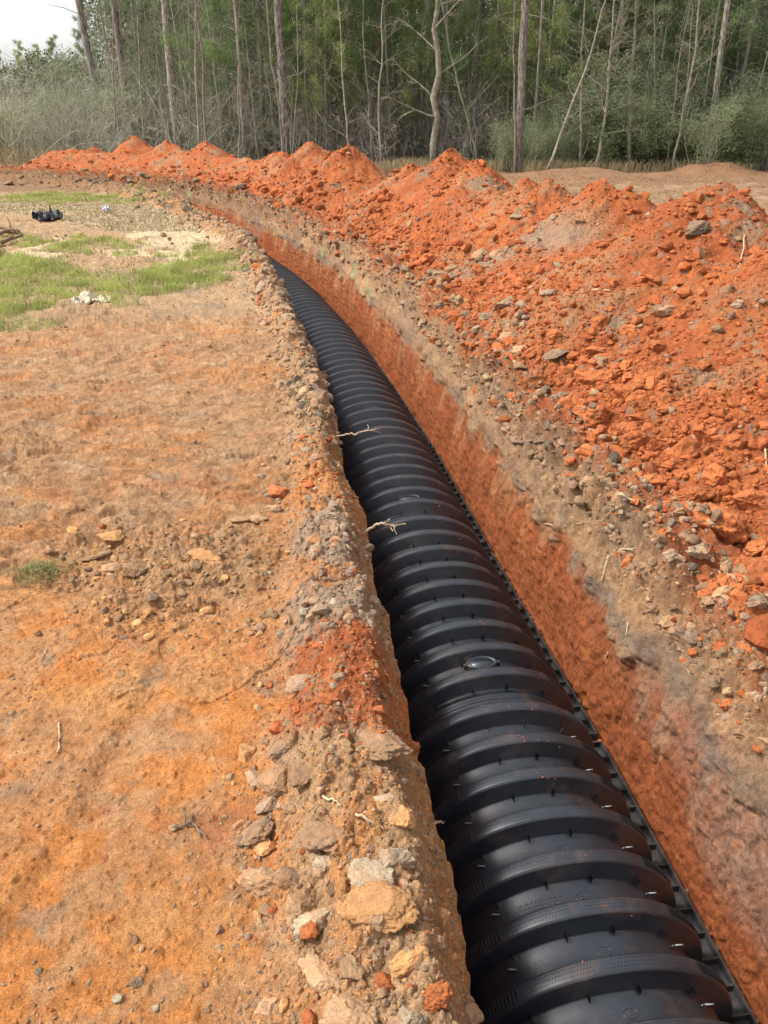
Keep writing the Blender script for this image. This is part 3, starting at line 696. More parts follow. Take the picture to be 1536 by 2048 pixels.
# ---------------------------------------------------------------- the drainage chambers
m, nt, b = mat('black_plastic'); L = nt.links.new
tc = N(nt, 'ShaderNodeTexCoord'); n1 = N(nt, 'ShaderNodeTexNoise', Scale=9.0, Detail=6.0, Roughness=.7); L(tc.outputs['Object'], n1.inputs['Vector'])
cr = N(nt, 'ShaderNodeValToRGB'); L(n1.outputs['Fac'], cr.inputs['Fac'])
cr.color_ramp.elements[0].color = (.011, .0135, .019, 1); cr.color_ramp.elements[0].position = .35
cr.color_ramp.elements[1].color = (.021, .025, .032, 1); cr.color_ramp.elements[1].position = .75
L(cr.outputs[0], b.inputs['Base Color'])
mr = N(nt, 'ShaderNodeMapRange'); mr.inputs['To Min'].default_value = .23; mr.inputs['To Max'].default_value = .40; L(n1.outputs['Fac'], mr.inputs['Value']); L(mr.outputs[0], b.inputs['Roughness'])
nd = N(nt, 'ShaderNodeTexNoise', Scale=5.0, Detail=9.0, Roughness=.78); L(N(nt, 'ShaderNodeNewGeometry').outputs['Position'], nd.inputs['Vector'])
md = N(nt, 'ShaderNodeMapRange'); md.inputs['From Min'].default_value = .52; md.inputs['From Max'].default_value = .75; md.inputs['To Max'].default_value = .26; L(nd.outputs['Fac'], md.inputs['Value'])
mxd = N(nt, 'ShaderNodeMix', data_type='RGBA'); L(md.outputs[0], mxd.inputs['Factor']); L(cr.outputs[0], mxd.inputs['A']); mxd.inputs['B'].default_value = (.34, .17, .09, 1); L(mxd.outputs['Result'], b.inputs['Base Color'])
n2 = N(nt, 'ShaderNodeTexNoise', Scale=160.0, Detail=3.0); L(tc.outputs['Object'], n2.inputs['Vector'])
bp = N(nt, 'ShaderNodeBump', Strength=.25, Distance=.0015); L(n2.outputs['Fac'], bp.inputs['Height']); L(bp.outputs[0], b.inputs['Normal'])
b.inputs['Specular IOR Level'].default_value = .95
M_PL = m
M_PLG = simple('plastic_tip_highlight', (.25, .26, .27), .4, .5)  # light grey paints the whitish highlight on the pin ends
M_PLD = simple('chamber_foot_dust', (.035, .032, .030), .6, .4, 30, .5)
LU = 1.525; PITCHR = .165; CR = [.12 + PITCHR * i for i in range(9)]
def arch(a, k):
    hw = .338 + (.388 - .338) * k; h = .262 + (.336 - .262) * k; e = 2 / 2.1
    c, s_ = math.cos(a), math.sin(a)
    return hw * math.copysign(abs(c) ** e, c), h * abs(s_) ** e
def arch_frame(a, k, y, up=0.0):
    x0, z0 = arch(a - .01, k); x1, z1 = arch(a + .01, k); x, z = arch(a, k)
    t = Vector((x1 - x0, 0, z1 - z0)).normalized(); n_ = Vector((t.z, 0, -t.x))
    if n_.z < 0 and abs(math.cos(a)) < .99: n_ = -n_
    return Vector((x, y, z)) + n_ * up, t, n_
def make_chamber():
    root = empty('drainage_chamber')
    prof = [(-.045, .10), (-.030, .10), (-.028, .02), (.0, .0), (.004, .22), (.018, .22), (.022, .02), (.040, .0), (.044, .16), (.056, .16), (.060, 0)]
    for c in CR:
        prof += [(c - .036, 0), (c - .031, .06), (c - .026, .88), (c - .0225, .97), (c - .018, 1), (c + .016, 1), (c + .0205, .97), (c + .024, .88), (c + .029, .06), (c + .034, 0)]
    prof += [(LU - .03, 0), (LU, 0)]
    prof = [(y, k) for y, k in prof]
    na = 72; ang = [math.pi * j / na for j in range(na + 1)]
    V = [(*[q for q in (arch(a, k)[0],)], y, arch(a, k)[1]) for y, k in prof for a in ang]
    Fq = [(i * (na + 1) + j, i * (na + 1) + j + 1, (i + 1) * (na + 1) + j + 1, (i + 1) * (na + 1) + j)[::-1] for i in range(len(prof) - 1) for j in range(na)]
    mb = MB(); mb.add(V, Fq)
    # traction dots on the crests, vent slits on the flanks, small stiffening fins
    d = MB(); sl = MB(); fn = MB()
    for ci, c in enumerate(CR):
        for row in (-.011, 0, .011):
            for j in range(-26, 27):
                if abs(j - 3) < 3: continue
                a = math.pi / 2 + (j + (.5 if row == 0 else 0)) * R(1.25)
                p, t_, n_ = arch_frame(a, 1, c + row, 0); p0 = p - n_ * .001
                w = .0021; V = [p0 - t_ * w + Vector((0, -w, 0)), p0 + t_ * w + Vector((0, -w, 0)), p0 + t_ * w + Vector((0, w, 0)), p0 - t_ * w + Vector((0, w, 0)), p + n_ * .0018]
                d.add(V, [(0, 1, 4), (1, 2, 4), (2, 3, 4), (3, 0, 4)])
        for side in (0, 1):
            for j in range(15):
                aa = R(24 + j * 1.9); a = aa if side == 0 else math.pi - aa
                p, t_, n_ = arch_frame(a, 1, c, 0); ln = .004 + .012 * min(1, j / 8)
                M_ = Matrix((t_, (0, 1, 0), n_)).transposed(); sl.box(p + Vector((0, -.001, 0)), .0014, ln, .0034, M_)
        for aa in (52, 80, 101, 128):
            a = R(aa); p, t_, n_ = arch_frame(a, 0, c - .040, .012)
            M_ = Matrix((t_, (0, 1, 0), n_)).transposed(); fn.box(p, .0011, .007, .014, M_)
        mb.add(d.v, d.f); mb.add(sl.v, sl.f); mb.add(fn.v, fn.f); me = mb.mesh('shell')
    me.polygons.foreach_set('use_smooth', [i < len(Fq) for i in range(len(me.polygons))]); ob('shell', me, M_PL, root)
    for c in CR[1:]:
        for aa in (47, 133):
            a = R(aa); g = MB(); y = c - .065
            p, t_, n_ = arch_frame(a, 0, y, 0)
            up = Vector((0, -.25, 0)) + n_
            q = p + n_ * .014
            g.tube([p, q], [.0032, .003], 6); g.tube([q - t_ * .004, q + (Vector((.024, -.006, .004)))], [.0026, .002], 6)
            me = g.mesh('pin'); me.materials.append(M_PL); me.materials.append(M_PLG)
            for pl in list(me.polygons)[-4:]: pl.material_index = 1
            ob('pin', me, None, root)
    # moulded rings and lettering on the valley floors
    for vi in range(1, 9):
        y = CR[vi] - PITCHR / 2 - .006; g = MB(); a0 = R(90 - 3)
        ring = []
        for j in range(21):
            th = 6.2832 * j / 20; a = a0 + .015 * math.cos(th) / .30; p, t_, n_ = arch_frame(a, 0, y + .014 * math.sin(th), .0003); ring.append(p)
        g.tube(ring, [.0009] * 21, 4, False); p, t_, n_ = arch_frame(a0, 0, y, 0); g.box(p, .002, .004, .0015)
        ob('moulded_ring', g.mesh('moulded_ring'), M_PL, root)
    g = MB(); rr = random.Random(4)
    for row in range(3):
        a = R(118)
        while a > R(96):
            w = rr.choice((.002, .0035, .005)); p, t_, n_ = arch_frame(a, 0, CR[4] - .082 - .011 * row + .010, .0004)
            M_ = Matrix((t_, (0, 1, 0), n_)).transposed(); g.box(p, w * .8, .0028, .0011, M_); a -= (w * 1.6 + .004) / .28
    ob('moulded_lettering', g.mesh('moulded_lettering', False), M_PL, root)
    # inspection port cap in the first bay
    g = MB(); yc = CR[0] + PITCHR / 2 + .012; z0 = arch(R(90), 0)[1]
    segs = 36
    def ringv(r_, z_): return [(r_ * math.cos(6.2832 * j / segs), yc + r_ * .62 * math.sin(6.2832 * j / segs), z0 + z_ - .0) for j in range(segs)]
    rs = [(.064, -.02), (.064, .040), (.058, .044), (.054, .038), (.046, .038), (.044, .041), (.0, .042)]
    V = []; Fc = []
    for r_, z_ in rs: V += ringv(max(r_, .0005), z_)
    for i in range(len(rs) - 1):
        for j in range(segs): Fc.append((i * segs + j, i * segs + (j + 1) % segs, (i + 1) * segs + (j + 1) % segs, (i + 1) * segs + j))
    g.add(V, Fc); cap = ob('port_cap', g.mesh('port_cap', True), M_PL, root)
    g2 = MB(); g2.box((.068, yc, z0 + .026), .008, .008, .010); ob('cap_lug', g2.mesh('cap_lug', False), M_PL, cap); g2 = MB(); g2.box((-.068, yc, z0 + .026), .008, .008, .010); ob('cap_lug', g2.mesh('cap_lug', False), M_PL, cap)
    # ladder-like feet
    for sgn in (-1, 1):
        g = MB(); x0, x1 = .345, .446
        g.box((sgn * (x0 + x1) / 2, LU / 2 - .005, .003), (x1 - x0) / 2, LU / 2 - .018, .003)
        g.box((sgn * x1, LU / 2 - .005, .017), .0035, LU / 2 - .018, .017)
        y = .02
        while y < LU - .01:
            g.box((sgn * (x0 + x1) / 2, y, .016), (x1 - x0) / 2, .0032, .0145); y += PITCHR / 2
        y = .06
        while y < LU - .02:
            g.box((sgn * (x0 + x1) / 2 + .01 * sgn, y, .009), .004, .004, .005); y += PITCHR
        ob('foot', g.mesh('foot', False), M_PLD, root)
    return root
ch = make_chamber()
ords = ['third', 'second', 'nearest', 'next', 'third', 'fourth', 'fifth', 'sixth', 'seventh', 'eighth', 'ninth', 'tenth']
labs = {-3: 'black chamber below and behind the camera end of the trench', -2: 'black ribbed chamber cut off by the bottom edge of the picture', -1: 'nearest fully seen black ribbed chamber, with orange crumbs on its ridges',
        0: 'black ribbed chamber whose round port cap shows just beyond the nearest joint', 1: 'second black chamber beyond the round port cap, beside the overhanging root clump', 2: 'third black chamber beyond the round port cap, beneath the long pale root', 3: 'fourth black chamber beyond the port cap, halfway along the visible row', 4: 'fifth black chamber beyond the port cap where the row begins to bend left', 5: 'sixth black chamber beyond the port cap, in the bend', 6: 'last black chamber that still shows before the left lip hides the row'}
for k in range(-2, 7):
    o = ch if k == -2 else copy_tree(ch)
    s0, s1 = sref + k * LU, sref + (k + 1) * LU
    p0 = np.array([np.interp(s0, _pl, _px_), np.interp(s0, _pl, _pyy)]); p1 = np.array([np.interp(s1, _pl, _px_), np.interp(s1, _pl, _pyy)])
    o.location = (p0[0], p0[1], -DEPTH + .004); o.rotation_euler = (0, 0, math.atan2(-(p1 - p0)[0], (p1 - p0)[1]) )
    o.rotation_euler.z += R([0, .5, -.4, .6, -.5, .3, -.6, .5, -.3, .4][k + 3]); o.location.x += [0, .004, -.005, .006, -.004, .005, -.006, .004, 0, 0][k + 3]
    tag(o, labs[k], 'drainage chamber', 'ribbed black chambers laid end to end in the trench')
# orange crumbs that fell on the nearest ridges
# ---------------------------------------------------------------- vegetation
M_BARK = simple('pine_bark', (.27, .235, .205), .95, .1, 5, .75, .05, .25)
nt = M_BARK.node_tree
tcn = [q for q in nt.nodes if q.type == 'TEX_COORD'][0]; nz = [q for q in nt.nodes if q.type == 'TEX_NOISE'][0]
mp = nt.nodes.new('ShaderNodeMapping'); mp.inputs['Scale'].default_value = (5, 5, 1.2); nt.links.new(tcn.outputs['Object'], mp.inputs['Vector']); nt.links.new(mp.outputs[0], nz.inputs['Vector'])
M_BARKP = simple('pale_bark', (.29, .26, .20), .9, .1, 8, .4, .01, .3)
M_BARKD = simple('twig_bark', (.32, .285, .235), .95, .1, 4, .3, None, .35)
M_BARKL = simple('lichen_bark', (.24, .25, .16), .95, .1, 5, .35, None, .25)
M_NEED = simple('pine_needles', (.17, .25, .085), .6, .2, 1.5, .35, None, .3, .45)
M_NEEDL = simple('light_needles', (.26, .31, .10), .6, .2, 1.5, .3, None, .25, .3)
M_LEAFD = simple('evergreen_leaves', (.17, .215, .10), .55, .3, 2, .4, None, .35, .4)
M_LEAFO = simple('olive_leaves', (.24, .27, .15), .6, .25, 2, .35, None, .3, .45)
M_DRY = simple('dry_grass', (.42, .33, .19), .9, .1, 3, .3, None, .25, .3)
M_GRASS = simple('green_grass', (.40, .44, .13), .6, .2, 3, .35, None, 0, .35)
M_WOODM = simple('far_foliage', (.20, .22, .14), .9, .1, .5, .5)
M_DEADL = simple('dead_leaves', (.32, .21, .12), .9, .1, 3, .3, None, .2, .3)

def leaf_mesh(name, Cn, size, aspect=.5, rs=None, tri=False, droop=0):
    rs = rs or np.random.default_rng(1); n = len(Cn)
    a = rs.normal(size=(n, 3)); a[:, 2] -= droop; a /= np.linalg.norm(a, axis=1)[:, None]
    b = rs.normal(size=(n, 3)); b = np.cross(a, b); b /= np.linalg.norm(b, axis=1)[:, None]
    L_ = size * rs.uniform(.6, 1.3, n)[:, None]
    if tri:
        V = np.stack([Cn - b * L_ * aspect / 2, Cn + b * L_ * aspect / 2, Cn + a * L_], 1); Fc = np.arange(n * 3).reshape(-1, 3)
    else:
        V = np.stack([Cn, Cn + a * L_ * .5 + b * L_ * aspect / 2, Cn + a * L_, Cn + a * L_ * .5 - b * L_ * aspect / 2], 1); Fc = np.arange(n * 4).reshape(-1, 4)
    return np_mesh(name, V, Fc, None, False)
def branchy(mb, r, p0, d0, length, rad, depth, tips, k=4, up=.15, wob=.22, nsub=5, first=.25):
    n = max(4, int(length / .28)); n = min(n, 9); pts = [Vector(p0)]; d = Vector(d0).normalized()
    for i in range(n):
        d = (d + Vector((r.gauss(0, wob), r.gauss(0, wob), r.gauss(0, wob * .6) + up * .35))).normalized(); pts.append(pts[-1] + d * length / n)
    rr = [max(rad * (1 - .85 * i / n), .0022) for i in range(n + 1)]
    mb.tube(pts, rr, k, False)
    if depth <= 0: tips.extend(pts[n // 2:]); return pts
    for j in range(nsub):
        f = first + (1 - first) * (j + r.random()) / nsub; i = min(int(f * n), n - 1); q = pts[i].lerp(pts[i + 1], f * n - i)
        dd = (pts[i + 1] - pts[i]).normalized(); side = dd.cross(Vector((r.gauss(0, 1), r.gauss(0, 1), r.gauss(0, 1)))).normalized()
        branchy(mb, r, q, dd * .6 + side * .9 + Vector((0, 0, up)), length * r.uniform(.28, .5) * (1.1 - .5 * f), rr[i] * .55, depth - 1, tips, 3, up, wob * 1.2, max(3, nsub - 2), .2)
    return pts
def make_pine(seed, H=15.0, r0=.15):
    r = random.Random(seed); root = empty('pine_tree'); g = MB(); pts = []; x = y = 0
    for i in range(16):
        z = H * i / 15; pts.append((x, y, z - (.3 if i == 0 else 0))); x += r.gauss(0, .035); y += r.gauss(0, .035)
    g.tube(pts, [r0 * (1.18 if i == 0 else 1) * (1 - .72 * (i / 15) ** 1.3) for i in range(16)], 10)
    tips = []
    for j in range(9):
        z = r.uniform(1.5, 6.5); a = r.uniform(0, 6.28); i = int(z / H * 15)
        branchy(g, r, (pts[i][0], pts[i][1], z), (math.cos(a), math.sin(a), r.uniform(-.1, .5)), r.uniform(.5, 2.0), .016, 1, tips, 4, .05, .2, 4)
    ob('trunk', g.mesh('trunk'), M_BARK, root)
    g2 = MB(); tips = []
    for j in range(34):
        z = H * (.48 + .52 * (j / 34)); a = r.uniform(0, 6.28); i = min(int(z / H * 15), 14)
        branchy(g2, r, (pts[i][0], pts[i][1], z), (math.cos(a), math.sin(a), .2), (1 - .6 * (j / 34)) * r.uniform(1.6, 2.8), .03, 1, tips, 4, .1, .15, 5)
    ob('limbs', g2.mesh('limbs'), M_BARK, root)
    T = np.array([t[:] for t in tips]); rs = np.random.default_rng(seed)
    Cn = np.repeat(T, 8, 0) + rs.normal(0, .10, (len(T) * 8, 3)); ob('crown', leaf_mesh('crown', Cn, .22, .10, rs, True, .3), M_NEED, root)
    return root
def make_young_pine(seed, H=7.0, light=False, name='young_pine'):
    r = random.Random(seed); root = empty(name); g = MB(); tips = []
    g.tube([(0, 0, -.2), (r.gauss(0, .08), 0, H * .5), (r.gauss(0, .15), r.gauss(0, .1), H)], [.05, .035, .008], 6)
    for j in range(40):
        f = .22 + .78 * j / 40; a = r.uniform(0, 6.28)
        branchy(g, r, (0, 0, H * f), (math.cos(a), math.sin(a), .25), (1.05 - f) * r.uniform(1.4, 2.3) + .2, .012, 1, tips, 3, .08, .2, 4)
    ob('trunk', g.mesh('trunk'), M_BARKD, root)
    T = np.array([t[:] for t in tips]); rs = np.random.default_rng(seed)
    Cn = np.repeat(T, 22, 0) + rs.normal(0, .07, (len(T) * 22, 3)); ob('crown', leaf_mesh('crown', Cn, .19, .075, rs, True, .5), M_NEEDL if light else M_NEED, root)
    return root
def make_sapling(seed, H, r0, m, name='sapling', lean=.06, leaves=None):
    r = random.Random(seed); root = empty(name); g = MB(); tips = []; pts = []; x = y = 0; dxx, dyy = r.gauss(0, lean), r.gauss(0, lean)
    for i in range(14):
        z = H * i / 13; pts.append(Vector((x, y, z - (.2 if i == 0 else 0)))); x += dxx * H / 13 + r.gauss(0, .03); y += dyy * H / 13 + r.gauss(0, .03); dxx += r.gauss(0, .012)
    g.tube(pts, [max(r0 * (1 - .85 * i / 13), .006) for i in range(14)], 6)
    for j in range(r.randint(16, 22)):
        f = .16 + .8 * r.random(); i = int(f * 13); a = r.uniform(0, 6.28)
        branchy(g, r, pts[i], (math.cos(a), math.sin(a), r.uniform(.3, 1.2)), H * r.uniform(.12, .30) * (1.2 - f), r0 * .30 * (1.2 - f), 2, tips, 4, .12, .22, 5)
    ob('trunk', g.mesh('trunk'), m, root)
    if leaves is not None:
        T = np.array([t[:] for t in tips]); rs = np.random.default_rng(seed); T = T[rs.random(len(T)) < .8]
        Cn = np.repeat(T, 5, 0) + rs.normal(0, .10, (len(T) * 5, 3)); ob('crown', leaf_mesh('crown', Cn, .085, .5, rs, False, .2), leaves, root)
    return root
def make_shrub(seed, H, W, n, m, size=.075):
    r = random.Random(seed); root = empty('evergreen_shrub'); g = MB(); tips = []
    for j in range(9):
        a = r.uniform(0, 6.28); branchy(g, r, (r.gauss(0, .12), r.gauss(0, .12), -.1), (math.cos(a) * .45, math.sin(a) * .45, 1), H * r.uniform(.6, 1.0), .018, 2, tips, 4, .1, .22, 5)
    ob('stem', g.mesh('stem'), M_BARKD, root)
    T = np.array([t[:] for t in tips]); rs = np.random.default_rng(seed); k = max(1, n // len(T))
    Cn = np.repeat(T, k, 0) + rs.normal(0, .13, (len(T) * k, 3)); Cn[:, 2] = np.abs(Cn[:, 2]); ob('foliage', leaf_mesh('foliage', Cn, size, .42, rs), m, root)
    return root
def make_thicket(seed, H=2.6, m=None, name='twig_thicket', n=26):
    r = random.Random(seed); g = MB(); tips = []
    for j in range(n):
        a = r.uniform(0, 6.28); q = r.uniform(.1, .9)
        branchy(g, r, (r.gauss(0, .55), r.gauss(0, .4), -.05), (math.cos(a) * q, math.sin(a) * q, 1), H * r.uniform(.5, 1.1), .010, 2, tips, 3, .02, .24, 4, .15)
    return ob(name, g.mesh('thicket', False), m or M_BARKD)
PROT = []
def lib(kind, *obs): PROT.extend(obs); return list(obs)
pines = lib('p', make_pine(1), make_pine(2), make_pine(3))
ypines = lib('y', make_young_pine(11, 7.5), make_young_pine(12, 6.0), make_young_pine(13, 8.5))
lpines = lib('l', make_young_pine(14, 7.0, True, 'light_pine'), make_young_pine(15, 8.0, True, 'light_pine'))
saps = lib('s', *[make_sapling(20 + i, 6.5, .035, M_BARKP, 'bare_sapling') for i in range(3)])
sapd = lib('sd', *[make_sapling(30 + i, 6.0, .028, M_BARKD, 'bare_sapling', .1) for i in range(3)])
sapl = lib('sl', *[make_sapling(40 + i, 7.0, .035, M_BARKL, 'lichen_sapling', .1) for i in range(2)])
oaks = lib('o', *[make_sapling(50 + i, 8.5, .07, M_BARKD, 'leafy_tree', .05, M_LEAFO) for i in range(3)])
M_LEAFL = simple('light_leaves', (.30, .34, .18), .6, .25, 2, .3, None, .25, .45)
shrl = lib('hl', make_shrub(64, 2.4, 1, 6000, M_LEAFL, .06), make_shrub(65, 2.0, 1, 5000, M_LEAFL, .06))
shr = lib('h', make_shrub(60, 2.8, 1, 9000, M_LEAFD), make_shrub(61, 2.0, 1, 7000, M_LEAFD), make_shrub(62, 3.2, 1, 9000, M_LEAFO))
M_TWL = simple('grey_twigs', (.40, .39, .30), .95, .1, 4, .3, None, .3)
thkl = lib('tl', *[make_thicket(80 + i, 2.6, M_TWL, n=34) for i in range(4)])
thk = lib('t', *[make_thicket(70 + i) for i in range(4)])
def place(pro, X, Y, label, cat, group=None, sc=1.0, rz=None, lean=None, sxy=None, thin=1.0):
    o = copy_tree(pro); o.location = (X, Y, 0); o.scale = (sxy or sc * thin, sxy or sc * thin, sc)
    o.rotation_euler = (0, lean or 0, 0)
    if rz is None: rz = random.uniform(0, 6.28)
    if lean: o.rotation_euler = (Matrix.Rotation(lean, 3, 'Y') @ Matrix.Rotation(rz, 3, 'Z')).to_euler()
    else: o.rotation_euler = (0, 0, rz)
    tag(o, label, cat, group); return o
def hero_tree(pro, ub, vb, ut, Yp, wpx, r0, label, cat, H=None, z=1):
    a = pxY(ub, vb, Yp); b = pxY(ut, 0, Yp); sl_ = (b[0] - a[0]) / (b[2] - a[2]); X0 = a[0] - a[2] * sl_
    x, dy, dz = ray(ub, vb); t = Yp / dy; rad_ = wpx * .72 / F * t / 2
    return place(pro, X0, Yp, label, cat, None, z, None, math.atan(sl_), rad_ / r0)
for ub, vb, ut, Yp, wpx, k, lab in [
    (568, 298, 557, 27, 23, 0, 'thick pale barked pine behind the dip of the bank left of centre'),
    (357, 285, 326, 29, 22, 1, 'leaning grey pine behind the second orange mound from the left'),
    (491, 305, 474, 28, 12, 2, 'slim straight pine left of the thick pale barked pine'),
    (528, 300, 514, 30, 13, 1, 'slim brown pine just left of the thick pale barked pine'),
    (1036, 345, 1060, 23.8, 23, 1, 'tall reddish pine standing right of the middle peak of the bank'),
    (1413, 325, 1452, 26.5, 16, 2, 'narrow pine leaning right near the right edge'),
    (205, 260, 158, 33, 22, 0, 'broad brown pine trunk half hidden by thicket at the left'),
    (432, 290, 424, 33, 13, 2, 'faint brown pine between the leaning grey and the slim straight pine'),
    (700, 300, 699, 31, 10, 0, 'dim narrow pine behind the far peaks in the centre'),
    (852, 300, 856, 30, 12, 2, 'dark pine just left of the crooked pale hardwood'),
    (1262, 350, 1285, 30, 11, 0, 'dim pine behind the green shrubs on the right'),
    (1062, 340, 1085, 26, 9, 2, 'thin grey pine just right of the tall reddish pine')]:
    hero_tree(pines[k], ub, vb, ut, Yp, wpx, .15, lab, 'pine tree')
for ub, vb, ut, Yp, wpx, k, lab, pr in [
    (1086, 352, 1182, 23.3, 9, 0, 'pale slender stem leaning strongly to the right beside the reddish pine', saps),
    (1160, 340, 1180, 24.5, 10, 1, 'pale upright sapling right of the leaning slender stem', saps),
    (1183, 345, 1213, 24.0, 9, 2, 'pale wavy sapling, second right of the leaning slender stem', saps),
    (1343, 350, 1378, 24.2, 8, 0, 'thin pale sapling in front of the dark shrubs at the right', saps),
    (1256, 362, 1290, 24.0, 11, 0, 'lichen covered sapling with spreading twigs on the right', sapl),
    (950, 300, 905, 25.5, 8, 1, 'lichen green sapling leaning left beside the crooked pale hardwood', sapl),
    (762, 318, 758, 26, 7, 0, 'thin brown sapling rising behind the bank in the centre', sapd),
    (745, 300, 740, 27, 6, 1, 'thin dark sapling next to the brown one in the centre', sapd),
    (1030, 345, 1032, 23.6, 6, 1, 'thin pale stem hugging the reddish pine on its left', saps),
    (582, 300, 585, 26.5, 5, 2, 'thin pale stem right of the thick pale barked pine', saps),
    (283, 270, 250, 28, 5, 1, 'thin pale stem leaning left behind the left mounds', saps),
    (380, 285, 372, 28, 6, 0, 'thin pale stem right of the leaning grey pine', saps),
    (223, 290, 220, 27, 5, 2, 'short pale stem rising behind the leftmost mounds', saps)]:
    r0 = .035 if pr is not sapd else .028
    hero_tree(pr[k], ub, vb, ut, Yp, wpx, r0, lab, 'sapling')
# crooked pale hardwood in the centre
def crooked():
    root = empty('pale_hardwood'); Yp = 25.2; g = MB(); r = random.Random(5); tips = []
    path = [pxY(u, v, Yp) for u, v in [(868, 330), (866, 290), (875, 235), (866, 195), (878, 150), (876, 105), (868, 60), (876, 10), (874, -60), (880, -140)]]
    base = Vector(path[0]); base.z = 0; pts = [base - Vector((0, 0, .1))] + [Vector(p) for p in path if p[2] > .3]; rr = [.105 * (1 - .55 * i / len(pts)) for i in range(len(pts))]
    pts = [p - base for p in pts]; g.tube(pts, rr, 8)
    for i, (dx_, dz_, ln) in enumerate([(-1, .45, 2.0), (-1, .8, 1.6), (.9, .5, 1.6), (-.8, .6, 1.5), (.8, .9, 1.4), (1, .4, 1.2)]):
        p = pts[min(2 + i, len(pts) - 1)]; branchy(g, r, p, (dx_, r.gauss(0, .3), dz_), ln, .034, 2, tips, 5, .15, .16, 6)
    ob('trunk', g.mesh('trunk'), M_BARKP, root); root.location = base
    tag(root, 'crooked pale hardwood with bare branches behind the middle peak of the bank', 'tree')
crooked()
# the depth of the wood
def fanX(u, Y): return pxY(u, 200, Y)[0]
def scatter(n, u0, u1, Y0, Y1, pros, label, cat, group, s0=.8, s1=1.2, thin=1.0):
    for i in range(n):
        Y = Y0 + (Y1 - Y0) * random.random() ** 1.2; u_ = u0 + (u1 - u0) * (i + random.random()) / n; X = fanX(u_, Y)
        place(random.choice(pros), X, Y, label, cat, group, random.uniform(s0, s1), lean=random.gauss(0, .035) or .001, thin=thin)
scatter(17, 230, 1650, 30, 46, pines, 'pine trunk standing dim in the depth of the wood', 'pine tree', 'pines in the depth of the wood', .85, 1.15, .7)
scatter(46, 330, 1650, 28, 42, ypines, 'young dark pine with drooping needles inside the wood', 'young pine', 'young pines inside the wood', .9, 1.6)
scatter(7, -60, 200, 55, 78, lpines, 'light green pine in the far distance at the left', 'pine tree', 'far light green pines', .72, .95)
scatter(34, 300, 1600, 24.6, 36, saps, 'bare pale sapling at the edge of the wood', 'sapling', 'bare pale saplings', .7, 1.2)
scatter(80, 200, 1600, 26.0, 40, sapd, 'bare dark sapling in the undergrowth of the wood', 'sapling', 'bare dark saplings', .7, 1.3)
scatter(9, 1080, 1600, 24.6, 30, sapl, 'lichen green sapling in the undergrowth at the right', 'sapling', 'lichen green saplings', .6, 1.0)
scatter(12, 215, 600, 30, 38, oaks, 'leafy evergreen tree at the left of the wood', 'tree', 'leafy evergreen trees', .75, 1.1)
scatter(12, 900, 1640, 27, 36, oaks, 'leafy evergreen tree at the right of the wood', 'tree', 'leafy evergreen trees at the right', .5, .9)
scatter(22, 1040, 1620, 24.8, 31, shr, 'dark evergreen shrub under the trees at the right', 'shrub', 'evergreen shrubs at the right', .6, 1.15)
scatter(10, 420, 1040, 28, 36, shr, 'dark evergreen shrub behind the bank in the centre', 'shrub', 'evergreen shrubs in the centre', .5, .9)
scatter(7, 60, 430, 33, 39, shr, 'dull green shrub among the twigs at the left', 'shrub', 'shrubs at the left', .8, 1.4)
scatter(64, -120, 470, 27.5, 42, thkl, 'grey bare twig thicket at the left edge of the wood', 'thicket', 'grey thickets at the left', .9, 1.45)
scatter(60, 430, 1640, 26.5, 38, thk, 'grey bare twig thicket in the undergrowth', 'thicket', 'grey thickets in the undergrowth', .6, 1.2)
scatter(16, 1000, 1640, 23.9, 27, shrl, 'light green leafy shrub at the front of the wood on the right', 'shrub', 'light shrubs at the right', .45, .95)
scatter(12, -60, 260, 29, 36, shrl, 'pale green bush among the grey twigs at the far left', 'bush', 'pale bushes at the far left', .8, 1.3)
scatter(12, 560, 1450, 27.5, 36, lpines, 'light green pine with soft needles inside the wood', 'young pine', 'light green pines inside the wood', .8, 1.2)
for o in PROT:
    for c in list(o.children): bpy.data.objects.remove(c)
    bpy.data.objects.remove(o)
# the far mass of the wood
n = 330000; X = np.where(rng.random(n) < .4, rng.uniform(-40, -13, n), rng.uniform(-42, 42, n)); Yw = rng.uniform(44, 62, n); top = np.where(X < -.40 * Yw, 2.8 + 1.0 * fbm(X * .2, Yw * .2, 3, 501), np.where(X < -.33 * Yw, 4.0, 14.0)) + 1.2 * fbm(X * .35, Yw * 0, 3, 502)
Zw = np.abs(top) * rng.random(n); o = ob('woodland', leaf_mesh('woodland', np.stack([X, Yw, Zw], 1), np.where(X < -.30 * Yw, .15, .34)[:, None], .6, rng), M_WOODM)
tag(o, 'dark mass of the wood far behind the first trees', 'woodland', kind='stuff')

# ---------------------------------------------------------------- grass
def blades(X, Y, Z, h, wd, lean=.5):
    n = len(X); a = rng.uniform(0, 6.28, n); b = rng.uniform(0, 6.28, n); l = h * lean * rng.random(n)
    wx, wy = np.cos(a) * wd / 2, np.sin(a) * wd / 2; lx, ly = np.cos(b) * l, np.sin(b) * l
    z0 = Z - .01
    V = np.stack([np.stack([X - wx, Y - wy, z0], 1), np.stack([X + wx, Y + wy, z0], 1), np.stack([X + wx * .7 + lx * .35, Y + wy * .7 + ly * .35, Z + h * .6], 1), np.stack([X - wx * .7 + lx * .35, Y - wy * .7 + ly * .35, Z + h * .6], 1), np.stack([X + lx, Y + ly, Z + h * (1 - .3 * lean)], 1)], 1).reshape(-1, 3)
    i = np.arange(n)[:, None] * 5
    return V, np.concatenate([i + np.array([[0, 1, 2]]), i + np.array([[0, 2, 3]]), i + np.array([[3, 2, 4]])])
